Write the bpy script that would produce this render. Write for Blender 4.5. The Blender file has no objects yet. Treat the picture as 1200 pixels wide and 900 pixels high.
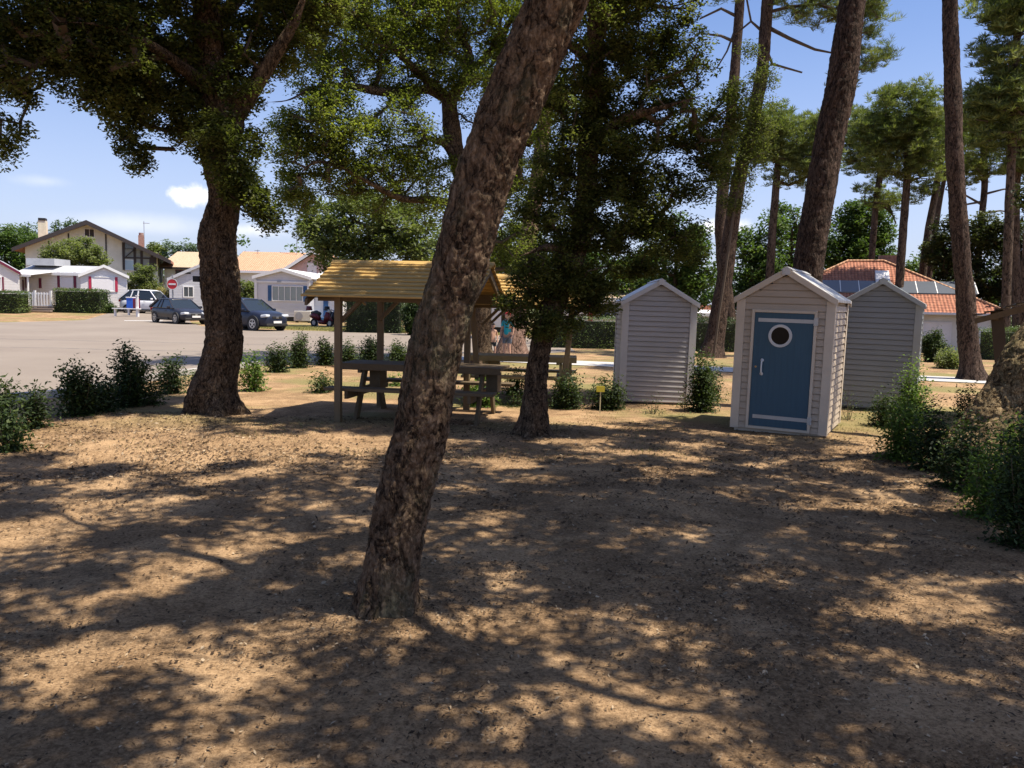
import bpy, bmesh, math, random
import numpy as np
from mathutils import Vector, Matrix, noise as mn
R = math.radians
rng = np.random.default_rng(7)
random.seed(7)
scene = bpy.context.scene
COL = scene.collection

# ------------------------------------------------------------------ camera
F = 966.0; CH = 1.65
PITCH = math.atan(95/F); ROLL = R(1.3)
_F = Vector((0, math.cos(PITCH), -math.sin(PITCH)))
_U0 = Vector((0, math.sin(PITCH), math.cos(PITCH)))
_X = Vector((1, 0, 0))
_R = _X*math.cos(ROLL) + _U0*math.sin(ROLL)
_U = -_X*math.sin(ROLL) + _U0*math.cos(ROLL)
CAM = Vector((0, 0, CH))
cd = bpy.data.cameras.new('camera'); cam = bpy.data.objects.new('camera', cd); COL.objects.link(cam)
cd.sensor_width = 36; cd.lens = F/1200*36; cd.clip_start = 0.05; cd.clip_end = 3000
m = Matrix((_R, _U, -_F)).transposed().to_4x4(); m.translation = CAM
cam.matrix_world = m
scene.camera = cam

def ray(px, py):
    return _R*((px-600)/F) - _U*((py-450)/F) + _F
def G(px, py, z=0.0):
    d = ray(px, py); t = (z-CH)/d.z
    return CAM + d*t
def A(px, py, Y):
    d = ray(px, py); return CAM + d*(Y/d.y)

def sstep(a, b, x):
    t = np.clip((x-a)/(b-a), 0, 1); return t*t*(3-2*t)
def gz(x, y):
    """terrain height"""
    return (0.3*sstep(48, 60, y)*sstep(10, 25, -np.asarray(x))
            - 0.6*sstep(26, 55, y)*sstep(4, 18, np.asarray(x)))

# ------------------------------------------------------------------ materials
MATS = {}
def newmat(name):
    mt = bpy.data.materials.new(name); mt.use_nodes = True
    nt = mt.node_tree
    for n in list(nt.nodes): nt.nodes.remove(n)
    out = nt.nodes.new('ShaderNodeOutputMaterial')
    bs = nt.nodes.new('ShaderNodeBsdfPrincipled')
    nt.links.new(bs.outputs[0], out.inputs[0])
    MATS[name] = mt
    return mt, nt, bs, out
def N(nt, typ, **kw):
    n = nt.nodes.new(typ)
    for k, v in kw.items():
        if k in n.inputs: n.inputs[k].default_value = v
        else: setattr(n, k, v)
    return n
def ramp(nt, fac, stops):
    r = nt.nodes.new('ShaderNodeValToRGB')
    el = r.color_ramp.elements
    while len(el) < len(stops): el.new(0.5)
    for e, (p, c) in zip(el, stops):
        e.position = p; e.color = (c[0], c[1], c[2], 1)
    nt.links.new(fac, r.inputs[0]); return r
def mixc(nt, fac, a, b, bt='MIX'):
    n = nt.nodes.new('ShaderNodeMix'); n.data_type = 'RGBA'; n.blend_type = bt
    for s, v in ((n.inputs[0], fac), (n.inputs[6], a), (n.inputs[7], b)):
        if hasattr(v, 'links'): nt.links.new(v, s)
        elif isinstance(v, (int, float)): s.default_value = v
        else: s.default_value = (v[0], v[1], v[2], 1)
    return n.outputs[2]
def coords(nt, scale=(1, 1, 1), which='Object'):
    tc = nt.nodes.new('ShaderNodeTexCoord'); mp = nt.nodes.new('ShaderNodeMapping')
    mp.inputs['Scale'].default_value = scale
    nt.links.new(tc.outputs[which], mp.inputs[0]); return mp.outputs[0]
def noise(nt, vec, scale, detail=6, rough=.6, dist=0):
    n = N(nt, 'ShaderNodeTexNoise', Scale=scale, Detail=detail, Roughness=rough, Distortion=dist)
    nt.links.new(vec, n.inputs['Vector']); return n.outputs[0]
def bump(nt, h, bs, strength=.5, dist=.01, prev=None):
    b = N(nt, 'ShaderNodeBump', Strength=strength, Distance=dist)
    nt.links.new(h, b.inputs['Height'])
    if prev is not None: nt.links.new(prev, b.inputs['Normal'])
    nt.links.new(b.outputs[0], bs.inputs['Normal']); return b.outputs[0]

def plain(name, c, rough=.6, metal=0, var=.18, vs=3.0, bmp=.0, bs_scale=40, spec=.4):
    """painted / plain surface with mild soiling"""
    mt, nt, bs, out = newmat(name)
    v = coords(nt)
    n = noise(nt, v, vs, 8, .65)
    r = ramp(nt, n, [(.3, [x*(1-var) for x in c]), (.7, [min(1, x*(1+var*.5)) for x in c])])
    nt.links.new(r.outputs[0], bs.inputs['Base Color'])
    bs.inputs['Roughness'].default_value = rough; bs.inputs['Metallic'].default_value = metal
    bs.inputs['Specular IOR Level'].default_value = spec
    if bmp: bump(nt, noise(nt, v, bs_scale, 4), bs, bmp, .01)
    return mt

def wood(name, c, grain=(2, 30, 30), var=.35, rough=.7):
    mt, nt, bs, out = newmat(name)
    v = coords(nt, grain)
    n = noise(nt, v, 1.6, 8, .7, .6)
    n2 = noise(nt, coords(nt), 1.3, 3)
    r = ramp(nt, n, [(.3, [x*(1-var) for x in c]), (.5, c), (.72, [x*(1+var*.4) for x in c])])
    col = mixc(nt, n2, r.outputs[0], [x*.75 for x in c])
    nt.links.new(col, bs.inputs['Base Color']); bs.inputs['Roughness'].default_value = rough
    bump(nt, n, bs, .35, .006)
    return mt

def barkmat(name, cs, scale=9, zs=.5, crack=.0, lichen=None, bs_d=.03):
    mt, nt, bs, out = newmat(name)
    v = coords(nt, (1, 1, zs))
    def ridge(sc, w):
        n_ = noise(nt, v, sc, 7, .62, .7)
        s_ = N(nt, 'ShaderNodeMath', operation='SUBTRACT'); nt.links.new(n_, s_.inputs[0]); s_.inputs[1].default_value = .5
        b_ = N(nt, 'ShaderNodeMath', operation='ABSOLUTE'); nt.links.new(s_.outputs[0], b_.inputs[0])
        m_ = N(nt, 'ShaderNodeMapRange'); nt.links.new(b_.outputs[0], m_.inputs[0]); m_.inputs[2].default_value = w; return m_.outputs[0]
    ra = ridge(scale*.55, .07); rb = ridge(scale*1.3, .06)
    mn_ = N(nt, 'ShaderNodeMath', operation='MULTIPLY_ADD'); nt.links.new(rb, mn_.inputs[0]); mn_.inputs[1].default_value = .45; 
    sc_ = N(nt, 'ShaderNodeMath', operation='MULTIPLY'); nt.links.new(ra, sc_.inputs[0]); sc_.inputs[1].default_value = .6; nt.links.new(sc_.outputs[0], mn_.inputs[2])
    class VO: outputs = [mn_.outputs[0]]
    vo = VO()
    n1 = noise(nt, v, scale*4.5, 8, .72)
    n2 = noise(nt, v, scale*.25, 4, .6)
    r = ramp(nt, n1, [(.34, cs[0]), (.5, cs[1]), (.64, cs[2])])
    e = ramp(nt, vo.outputs[0], [(.15, (0, 0, 0)), (.75, (1, 1, 1))])
    col = mixc(nt, e.outputs[0], [x*.28 for x in cs[0]], r.outputs[0])
    if lichen:
        l = ramp(nt, n2, [(.5, (0, 0, 0)), (.68, (1, 1, 1))])
        col = mixc(nt, l.outputs[0], col, mixc(nt, .55, col, lichen))
    nt.links.new(col, bs.inputs['Base Color']); bs.inputs['Roughness'].default_value = .95
    bs.inputs['Specular IOR Level'].default_value = .15
    b1 = bump(nt, vo.outputs[0], bs, .9, bs_d)
    bump(nt, n1, bs, .9, bs_d*.6, b1)
    return mt

def leafmat(name, dark, mid, light, transl=.35, rough=.6, spec=.2):
    mt, nt, bs, out = newmat(name)
    at = N(nt, 'ShaderNodeAttribute', attribute_name='tone')
    r = ramp(nt, at.outputs['Fac'], [(0, dark), (.5, mid), (1, light)])
    nt.links.new(r.outputs[0], bs.inputs['Base Color']); bs.inputs['Roughness'].default_value = rough
    bs.inputs['Specular IOR Level'].default_value = spec
    tr = N(nt, 'ShaderNodeBsdfTranslucent')
    c2 = mixc(nt, 1.0, r.outputs[0], (1.5, 1.7, .7), 'MULTIPLY')
    nt.links.new(c2, tr.inputs[0])
    ms = nt.nodes.new('ShaderNodeMixShader'); ms.inputs[0].default_value = transl
    nt.links.new(bs.outputs[0], ms.inputs[1]); nt.links.new(tr.outputs[0], ms.inputs[2])
    nt.links.new(ms.outputs[0], out.inputs[0])
    return mt

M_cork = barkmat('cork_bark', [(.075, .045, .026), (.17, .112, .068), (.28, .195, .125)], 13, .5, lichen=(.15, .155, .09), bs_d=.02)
M_cork2 = barkmat('cork_bark_fine', [(.05, .033, .021), (.13, .087, .054), (.26, .185, .12)], 12, .5, bs_d=.03)
M_pinebark = barkmat('pine_bark', [(.038, .025, .019), (.095, .062, .045), (.18, .125, .095)], 12, .33, bs_d=.03)
M_pinefar = barkmat('pine_bark_far', [(.05, .034, .025), (.11, .076, .055), (.17, .12, .088)], 4, .4, bs_d=.03)
M_oak = leafmat('oak_leaf', (.014, .018, .008), (.046, .058, .020), (.115, .125, .045), .30)
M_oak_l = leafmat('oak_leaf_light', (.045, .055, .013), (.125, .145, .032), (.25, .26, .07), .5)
M_oak3 = leafmat('ivy_oak_leaf', (.026, .032, .010), (.088, .10, .030), (.19, .195, .06), .48)
M_oakbg = leafmat('background_leaf', (.03, .05, .015), (.07, .115, .03), (.13, .18, .055), .35)
M_olive = leafmat('olive_leaf', (.07, .085, .03), (.14, .165, .06), (.22, .235, .10), .4)
M_pine = leafmat('pine_needle', (.045, .06, .02), (.13, .155, .05), (.24, .25, .095), .35, .5)
M_cedar = leafmat('cedar_needle', (.07, .10, .08), (.13, .17, .14), (.2, .25, .2), .3)
M_shrub = leafmat('shrub_leaf', (.012, .02, .008), (.035, .056, .018), (.09, .12, .035), .25, .6, .2)
M_shrub_l = leafmat('shrub_leaf_fresh', (.03, .055, .012), (.09, .15, .03), (.2, .27, .06), .35, .6, .2)
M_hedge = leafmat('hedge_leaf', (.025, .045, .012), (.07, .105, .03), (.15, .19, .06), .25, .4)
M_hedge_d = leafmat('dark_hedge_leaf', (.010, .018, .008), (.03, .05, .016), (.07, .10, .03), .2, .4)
M_twig = plain('twig', (.09, .065, .045), .9)
M_stem = plain('shrub_stem', (.13, .10, .06), .9)
M_white = plain('white_paint', (.80, .78, .76), .5, var=.06)
M_whitetrim = plain('white_trim', (.66, .65, .63), .45, var=.12, vs=6)
M_dark = plain('dark_void', (.02, .02, .022), .7)
M_black = plain('black_trim', (.03, .028, .026), .5)
M_rubber = plain('rubber', (.02, .02, .02), .8)
M_concrete = plain('concrete', (.45, .42, .38), .85, bmp=.2)
def glassmat(name, c, rough=.08):
    mt, nt, bs, out = newmat(name)
    bs.inputs['Base Color'].default_value = (*c, 1); bs.inputs['Roughness'].default_value = rough
    bs.inputs['Specular IOR Level'].default_value = .8
    v = coords(nt); bump(nt, noise(nt, v, 1.5, 2), bs, .05, .01)
    return mt
M_glass = glassmat('window_glass', (.05, .06, .065))
M_carglass = glassmat('car_glass', (.02, .026, .03), .04)

# ------------------------------------------------------------------ object helpers
def tag(o, label=None, cat=None, group=None, kind=None):
    if label: o['label'] = label
    if cat: o['category'] = cat
    if group: o['group'] = group
    if kind: o['kind'] = kind
    return o
def empty(name, loc, label, cat, group=None, yaw=0):
    o = bpy.data.objects.new(name, None); COL.objects.link(o)
    o.empty_display_size = .2
    o.location = loc; o.rotation_euler = (0, 0, yaw)
    return tag(o, label, cat, group)
def mesh_np(name, V, Q, mat, parent=None, tone=None, smooth=False, nside=4):
    me = bpy.data.meshes.new(name)
    V = np.asarray(V, dtype=np.float32); Q = np.asarray(Q, dtype=np.int32)
    me.vertices.add(len(V)); me.vertices.foreach_set('co', V.ravel())
    me.loops.add(Q.size); me.loops.foreach_set('vertex_index', Q.ravel())
    me.polygons.add(len(Q)); me.polygons.foreach_set('loop_start', np.arange(0, Q.size, Q.shape[1], dtype=np.int32))
    try: me.polygons.foreach_set('loop_total', np.full(len(Q), Q.shape[1], dtype=np.int32))
    except Exception: pass
    me.update(calc_edges=True)
    if smooth: me.polygons.foreach_set('use_smooth', np.ones(len(Q), dtype=bool))
    if tone is not None:
        a = me.attributes.new('tone', 'FLOAT', 'FACE'); a.data.foreach_set('value', np.asarray(tone, dtype=np.float32))
    me.materials.append(mat)
    o = bpy.data.objects.new(name, me); COL.objects.link(o)
    if parent is not None: o.parent = parent
    return o

class MB:
    def __init__(s): s.v = []; s.f = []
    def add(s, vs, fs):
        b = len(s.v); s.v += [tuple(v) for v in vs]; s.f += [tuple(i+b for i in f) for f in fs]; return s
    def box(s, c, d, rot=None):
        x, y, z = (d[0]/2, d[1]/2, d[2]/2)
        vs = [Vector((a, b, e)) for a in (-x, x) for b in (-y, y) for e in (-z, z)]
        if rot is not None: vs = [rot @ v for v in vs]
        vs = [v+Vector(c) for v in vs]
        return s.add(vs, [(0, 1, 3, 2), (4, 6, 7, 5), (0, 4, 5, 1), (2, 3, 7, 6), (0, 2, 6, 4), (1, 5, 7, 3)])
    def b2(s, x0, x1, y0, y1, z0, z1):
        return s.box(((x0+x1)/2, (y0+y1)/2, (z0+z1)/2), (abs(x1-x0), abs(y1-y0), abs(z1-z0)))
    def bar(s, p, q, w, h=None, up=Vector((0, 0, 1))):
        h = h or w; p = Vector(p); q = Vector(q); d = (q-p); L = d.length; d.normalize()
        if abs(d.dot(up)) > .97: up = Vector((0, 1, 0))
        a = d.cross(up).normalized(); b = a.cross(d).normalized()
        rot = Matrix((a, d, b)).transposed()
        return s.box((p+q)/2, (w, L, h), rot)
    def prism(s, poly, axis, a, b):
        """extrude 2D polygon along axis ('x','y','z') between a and b"""
        n = len(poly)
        def P(u, v, t): return {'x': (t, u, v), 'y': (u, t, v), 'z': (u, v, t)}[axis]
        vs = [P(u, v, a) for u, v in poly]+[P(u, v, b) for u, v in poly]
        fs = [tuple(range(n)), tuple(range(2*n-1, n-1, -1))]+[(i, i+n, (i+1) % n+n, (i+1) % n) for i in range(n)]
        return s.add(vs, fs)
    def tube(s, path, rad, n=8, cap=True):
        path = [Vector(p) for p in path]
        if not hasattr(rad, '__len__'): rad = [rad]*len(path)
        prev = None; rings = []
        for i, p in enumerate(path):
            d = (path[min(i+1, len(path)-1)]-path[max(i-1, 0)])
            if d.length < 1e-9: d = Vector((0, 0, 1))
            d.normalize()
            if prev is None:
                a = d.orthogonal().normalized()
            else:
                a = (prev-d*prev.dot(d))
                a = a.normalized() if a.length > 1e-6 else d.orthogonal().normalized()
            prev = a; b = d.cross(a)
            rings.append([p+(a*math.cos(2*math.pi*k/n)+b*math.sin(2*math.pi*k/n))*rad[i] for k in range(n)])
        vs = [v for r in rings for v in r]; fs = []
        for i in range(len(path)-1):
            for k in range(n): fs.append((i*n+k, i*n+(k+1) % n, (i+1)*n+(k+1) % n, (i+1)*n+k))
        if cap: fs += [tuple(range(n-1, -1, -1)), tuple((len(path)-1)*n+k for k in range(n))]
        return s.add(vs, fs)
    def disc(s, c, r, axis, t, n=24, r2=None):
        """cylinder (r2: ring) centred c along unit axis, thickness t"""
        c = Vector(c); ax = Vector(axis).normalized()
        if r2 is None: return s.tube([c-ax*t/2, c+ax*t/2], r, n)
        a = ax.orthogonal().normalized(); b = ax.cross(a); vs = []
        for k in range(n):
            d = a*math.cos(2*math.pi*k/n)+b*math.sin(2*math.pi*k/n)
            vs += [c+d*r-ax*t/2, c+d*r+ax*t/2, c+d*r2+ax*t/2, c+d*r2-ax*t/2]
        fs = []
        for k in range(n):
            i, j = k*4, ((k+1) % n)*4
            for q in range(4): fs.append((i+q, j+q, j+(q+1) % 4, i+(q+1) % 4))
        return s.add(vs, fs)
    def build(s, name, mat, parent=None, bevel=0, smooth=False, sub=0):
        me = bpy.data.meshes.new(name); me.from_pydata(s.v, [], s.f); me.update()
        bm = bmesh.new(); bm.from_mesh(me); bmesh.ops.recalc_face_normals(bm, faces=bm.faces); bm.to_mesh(me); bm.free()
        me.materials.append(mat)
        if smooth: me.polygons.foreach_set('use_smooth', np.ones(len(me.polygons), dtype=bool))
        o = bpy.data.objects.new(name, me); COL.objects.link(o)
        if parent is not None: o.parent = parent
        if bevel:
            b = o.modifiers.new('bevel', 'BEVEL'); b.width = bevel; b.segments = 2; b.limit_method = 'ANGLE'
        if sub:
            b = o.modifiers.new('sub', 'SUBSURF'); b.levels = sub; b.render_levels = sub
        return o

# numpy value noise / fbm (2D)
def _h(ix, iy):
    t = np.sin(ix*127.1+iy*311.7)*43758.5453; return t-np.floor(t)
def vn(x, y):
    ix = np.floor(x); iy = np.floor(y); fx = x-ix; fy = y-iy
    fx = fx*fx*(3-2*fx); fy = fy*fy*(3-2*fy)
    a = _h(ix, iy); b = _h(ix+1, iy); c = _h(ix, iy+1); d = _h(ix+1, iy+1)
    return (a*(1-fx)+b*fx)*(1-fy)+(c*(1-fx)+d*fx)*fy
def fbm(x, y, o=4):
    s = 0; a = .5
    for k in range(o):
        s = s+a*vn(x, y); x = x*2.03+17.3; y = y*2.03-9.1; a *= .5
    return s/(1-.5**o)

# ------------------------------------------------------------------ foliage
def unit(n):
    v = rng.normal(size=(n, 3)); return v/np.linalg.norm(v, axis=1)[:, None]
def leafgeo(C, L, W, tone, upb=.6, cup=.12, axis=None):
    n = len(C)
    nrm = unit(n); nrm[:, 2] = np.abs(nrm[:, 2])+upb; nrm /= np.linalg.norm(nrm, axis=1)[:, None]
    u = unit(n) if axis is None else axis
    s = np.cross(nrm, u); s /= (np.linalg.norm(s, axis=1)[:, None]+1e-9)
    if axis is None: u = np.cross(s, nrm)
    L = (L*rng.uniform(.6, 1.25, n))[:, None]; W = (W*rng.uniform(.7, 1.2, n))[:, None]
    V = np.empty((n, 4, 3))
    V[:, 0] = C-u*L/2; V[:, 1] = C+s*W/2+nrm*W*cup-u*L*.06; V[:, 2] = C+u*L/2; V[:, 3] = C-s*W/2+nrm*W*cup-u*L*.06
    return V.reshape(-1, 3), tone
def leafobj(name, C, L, W, tone, mat, parent, upb=.6, axis=None):
    V, t = leafgeo(np.asarray(C), L, W, tone, upb, axis=axis)
    Q = np.arange(len(C)*4).reshape(-1, 4)
    return mesh_np(name, V, Q, mat, parent, tone=t)

def blob_clumps(blobs, cr):
    """blobs: (cx,cy,cz,rx,ry,rz,n) -> clump centres"""
    P = []
    for (cx, cy, cz, rx, ry, rz, n) in blobs:
        d = unit(n); rr = rng.uniform(.15, 1, n)**.45
        P.append(np.column_stack((cx+d[:, 0]*rx*rr, cy+d[:, 1]*ry*rr, cz+d[:, 2]*rz*rr)))
    return np.concatenate(P)

def clump_leaves(P, cr, nl, flat=.7):
    """leaves in clumps, plus tones that vary clump by clump"""
    k = len(P); nn = rng.poisson(nl, k)+3
    idx = np.repeat(np.arange(k), nn); n = len(idx)
    d = unit(n); rr = rng.uniform(0, 1, n)**.5
    r = cr*rng.uniform(.6, 1.25, k)[idx]*rr
    C = P[idx]+d*r[:, None]*np.array([1, 1, flat])
    tone = np.clip(rng.uniform(.15, .75, k)[idx]+rng.normal(0, .16, n), 0, 1)
    return C, tone

def grow(nodes, P, r0=.008, step=.35, sag=.12, jit=.06):
    """attach clump centres to a node set [(x,y,z)], return tube mesh MB and thickness"""
    nodes = [Vector(p) for p in nodes]; base = len(nodes)
    par = [-1]*base; cnt = [0]*base
    root = np.array([list(p) for p in nodes])
    dist = np.min(np.linalg.norm(P[:, None, :]-root[None], axis=2), axis=1)
    arr = [list(p) for p in nodes]
    for i in np.argsort(dist):
        p = P[i]; a = np.array(arr)
        d = np.linalg.norm(a-p, axis=1)
        d2 = d+np.maximum(0, a[:, 2]-p[2])*.5
        j = int(np.argmin(d2)); L = d[j]
        k = max(1, int(L/step)); q = np.array(arr[j]); last = j
        for s in range(1, k+1):
            t = s/k
            x = q+(p-q)*t; x[2] += sag*L*math.sin(math.pi*t)*.6
            if s < k: x = x+rng.normal(0, jit*min(1, L), 3)
            arr.append(list(x)); par.append(last); cnt.append(0); last = len(arr)-1
        e = last
        while e >= base:
            cnt[e] += 1; e = par[e]
    kids = {}
    for i in range(base, len(arr)): kids.setdefault(par[i], []).append(i)
    mb = MB()
    def rad(i): return r0*max(1, cnt[i])**.48
    done = set()
    for i in range(base, len(arr)):
        p = par[i]
        if i in done: continue
        # chain start
        path = [arr[p], arr[i]]; rs = [rad(i), rad(i)]; done.add(i); e = i
        while e in kids:
            nx = max(kids[e], key=lambda q: cnt[q])
            if nx in done: break
            path.append(arr[nx]); rs.append(rad(nx)); done.add(nx); e = nx
        rs[-1] *= .5
        mb.tube(path, rs, 5, cap=False)
    return mb

def catmull(pts, rad, n):
    """pts list of Vector, rad list -> n resampled"""
    P = np.array([list(p) for p in pts]); r = np.array(rad)
    seg = np.linalg.norm(np.diff(P, axis=0), axis=1); t = np.concatenate(([0], np.cumsum(seg)))
    T = np.linspace(0, t[-1], n); out = np.empty((n, 3)); ro = np.empty(n)
    # tangents
    m_ = np.gradient(P, t, axis=0) if len(P) > 2 else np.repeat(((P[1]-P[0])/t[-1])[None], 2, 0)
    mr = np.gradient(r, t)
    for k, x in enumerate(T):
        i = min(np.searchsorted(t, x, side='right')-1, len(seg)-1); h = seg[i]; u = (x-t[i])/h
        a, b, c, d = 2*u**3-3*u*u+1, u**3-2*u*u+u, -2*u**3+3*u*u, u**3-u*u
        out[k] = a*P[i]+b*h*m_[i]+c*P[i+1]+d*h*m_[i+1]
        ro[k] = max(.003, a*r[i]+b*h*mr[i]+c*r[i+1]+d*h*mr[i+1])
    return out, ro

def bark_tube(name, pts, rad, mat, parent, rings, n, amp=.02, vs=14, zs=.55, lump=.07, flare=None, seed=0):
    P, r = catmull(pts, rad, rings)
    if name == 'limb': r = np.maximum(r*np.clip((1-np.linspace(0, 1, rings))/.5, 0, 1)**.8, .004); amp = min(amp, .006)
    D = np.gradient(P, axis=0); D /= np.linalg.norm(D, axis=1)[:, None]
    a = np.cross(D[0], [0, 1, 0.01]); a /= np.linalg.norm(a); V = np.empty((rings, n, 3))
    L = np.concatenate(([0], np.cumsum(np.linalg.norm(np.diff(P, axis=0), axis=1))))
    off = Vector((seed*3.7, seed*1.3, 0))
    for i in range(rings):
        a = a-D[i]*a.dot(D[i]); a /= np.linalg.norm(a); b = np.cross(D[i], a)
        for k in range(n):
            th = 2*math.pi*k/n
            d = a*math.cos(th)+b*math.sin(th)
            rr = r[i]
            q = Vector(P[i]+d*rr)+off
            l = mn.noise(Vector((q.x*2.2, q.y*2.2, q.z*1.4)))*lump*2*rr
            if flare and L[i] < flare[0]:
                f = (1-L[i]/flare[0])**2.2
                l += rr*f*flare[1]*(.55+.45*math.cos(th*flare[2]+seed+mn.noise(q*1.1)*2))
            if amp:
                w = Vector((q.x, q.y, q.z*zs))*vs*.55; tb = mn.turbulence_vector(w*.8, 2, False)*.35
                w = w+tb
                e = min(abs(mn.noise(w))*4.0, 1)*.6+min(abs(mn.noise(w*2.3))*3.5, 1)*.4
                l += amp*(e**.6-.75)+amp*.35*mn.noise(q*60)+amp*.5*mn.noise(q*17)
            V[i, k] = P[i]+d*(rr+l)
    idx = np.arange(rings*n).reshape(rings, n)
    Q = np.stack((idx[:-1], np.roll(idx[:-1], -1, 1), np.roll(idx[1:], -1, 1), idx[1:]), -1).reshape(-1, 4)
    return mesh_np(name, V.reshape(-1, 3), Q, mat, parent, smooth=True)
SKY, SUN, EXPO, CL, HZ = 0.088, 5.0, 0.75, 8.8, 6.3
# ------------------------------------------------------------------ ground
def und(x, y):
    x = np.asarray(x, float); y = np.asarray(y, float)
    m_ = (1-sstep(10.5, 12.3, y))*(sstep(-16, -12, x))*(1-sstep(13, 16, x))
    h = (fbm(x*.9, y*.9, 3)-.5)*.10 + (fbm(x*3.5+9, y*3.5, 3)-.5)*.035 + (fbm(x*14, y*14+3, 2)-.5)*.010
    # soil heaped around the near trunk
    d = np.hypot(x-T1B[0], y-T1B[1]); h = h+.05*np.exp(-(d/.45)**2)
    return h*m_
def gh(x, y): return gz(x, y)+und(x, y)
T1B = G(461, 722)
def axis_vals(lo, a, b, hi, fine, grow_=1.12):
    v = list(np.arange(a, b, fine)); s = fine; x = b
    while x < hi: v.append(x); s *= grow_; x += s
    v.append(hi); s = fine; x = a-fine; w = []
    while x > lo: w.append(x); s *= grow_; x -= s
    w.append(lo); return np.array(w[::-1]+v)
xs = axis_vals(-1500, -7.5, 8.5, 1500, .05); ys = axis_vals(-600, 1.8, 12.5, 2500, .05, 1.06)
XX, YY = np.meshgrid(xs, ys)
VV = np.column_stack((XX.ravel(), YY.ravel(), gh(XX.ravel(), YY.ravel())))
ii = np.arange(XX.size).reshape(XX.shape)
QQ = np.stack((ii[:-1, :-1], ii[:-1, 1:], ii[1:, 1:], ii[1:, :-1]), -1).reshape(-1, 4)

def mul(a, b):
    n = N(nt, 'ShaderNodeMath', operation='MULTIPLY'); nt.links.new(a, n.inputs[0]); nt.links.new(b, n.inputs[1]); return n.outputs[0]
mt, nt, bs, out = newmat('sandy_soil')
v = coords(nt)
nA = noise(nt, v, .35, 5, .6); nB = noise(nt, v, 2.2, 8, .68, .4); nC = noise(nt, v, 46, 8, .78); nD = noise(nt, v, 160, 3, .6)
c1 = ramp(nt, nB, [(.28, (.34, .205, .105)), (.5, (.50, .32, .175)), (.72, (.60, .405, .235))])
c2 = ramp(nt, nC, [(.40, (.055, .035, .02)), (.50, (.39, .25, .135)), (.68, (.59, .40, .23))])
c = mixc(nt, .55, c1.outputs[0], c2.outputs[0])
# darker humus and bark crumbs in patches of their own
hm = ramp(nt, noise(nt, v, 1.1, 9, .74, .8), [(.38, (0, 0, 0)), (.56, (1, 1, 1))])
hk = N(nt, 'ShaderNodeMath', operation='MULTIPLY'); nt.links.new(hm.outputs[0], hk.inputs[0])
hn = ramp(nt, nC, [(.3, (1, 1, 1)), (.62, (.4, .4, .4))]); nt.links.new(hn.outputs[0], hk.inputs[1])
c = mixc(nt, hk.outputs[0], c, (.115, .068, .036))
fk = ramp(nt, noise(nt, coords(nt, (1, 1.6, 1)), 95, 3, .55, 1.2), [(.60, (0, 0, 0)), (.66, (1, 1, 1))])
fk2 = ramp(nt, noise(nt, v, 2.6, 5, .6), [(.38, (0, 0, 0)), (.58, (1, 1, 1))])
c = mixc(nt, mul(fk.outputs[0], fk2.outputs[0]), c, (.12, .075, .045))
# tint: near the left hedge and behind
sx = nt.nodes.new('ShaderNodeSeparateXYZ'); nt.links.new(v, sx.inputs[0])
def rng_node(sock, a, b):
    n = N(nt, 'ShaderNodeMapRange'); n.inputs[1].default_value = a; n.inputs[2].default_value = b
    n.interpolation_type = 'SMOOTHSTEP'; nt.links.new(sock, n.inputs[0]); return n.outputs[0]
gm = mul(rng_node(sx.outputs[1], 9.5, 12.5), rng_node(nA, .45, .6))
gcol = ramp(nt, nC, [(.3, (.07, .075, .025)), (.55, (.24, .20, .085)), (.75, (.36, .30, .15))])
c = mixc(nt, gm, c, gcol.outputs[0])
fm = rng_node(sx.outputs[1], 60, 110)
c = mixc(nt, fm, c, (.10, .11, .045))
nt.links.new(c, bs.inputs['Base Color']); bs.inputs['Roughness'].default_value = 1; bs.inputs['Specular IOR Level'].default_value = .1
b = bump(nt, nB, bs, .5, .05); b = bump(nt, nC, bs, .9, .014, b); bump(nt, nD, bs, .5, .004, b)
ground = mesh_np('ground', VV, QQ, mt, smooth=True); tag(ground, kind='structure', label='dry sandy soil under the trees')

# road and paths: rows along Y
def rows(name, tab, mat, lift, step=.5, kerb=None):
    ys_ = []; y = tab[0][0]
    while y < tab[-1][0]: ys_.append(y); y += step*(1 if y < 30 else 2)
    ys_.append(tab[-1][0]); ys_ = np.array(ys_); T = np.array(tab)
    xl = np.interp(ys_, T[:, 0], T[:, 1]); xr = np.interp(ys_, T[:, 0], T[:, 2]); n = 24
    X = xl[:, None]+(xr-xl)[:, None]*(np.linspace(0, 1, n)**.7)[None]; Y = np.repeat(ys_[:, None], n, 1)
    V = np.column_stack((X.ravel(), Y.ravel(), gz(X.ravel(), Y.ravel())+lift))
    i = np.arange(X.size).reshape(X.shape)
    Q = np.stack((i[:-1, :-1], i[:-1, 1:], i[1:, 1:], i[1:, :-1]), -1).reshape(-1, 4)
    o = mesh_np(name, V, Q, mat); return o
mt, nt, bs, out = newmat('old_asphalt')
v = coords(nt)
c1 = ramp(nt, noise(nt, v, .25, 6, .6), [(.35, (.19, .15, .12)), (.65, (.25, .205, .165))])
c2 = ramp(nt, noise(nt, v, 60, 4, .7), [(.3, (.14, .11, .085)), (.7, (.27, .22, .175))])
c = mixc(nt, .35, c1.outputs[0], c2.outputs[0])
wv = coords(nt, (.05, 1, 1)); nw = noise(nt, coords(nt), .6, 4)
sx = nt.nodes.new('ShaderNodeSeparateXYZ'); nt.links.new(v, sx.inputs[0])
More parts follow.
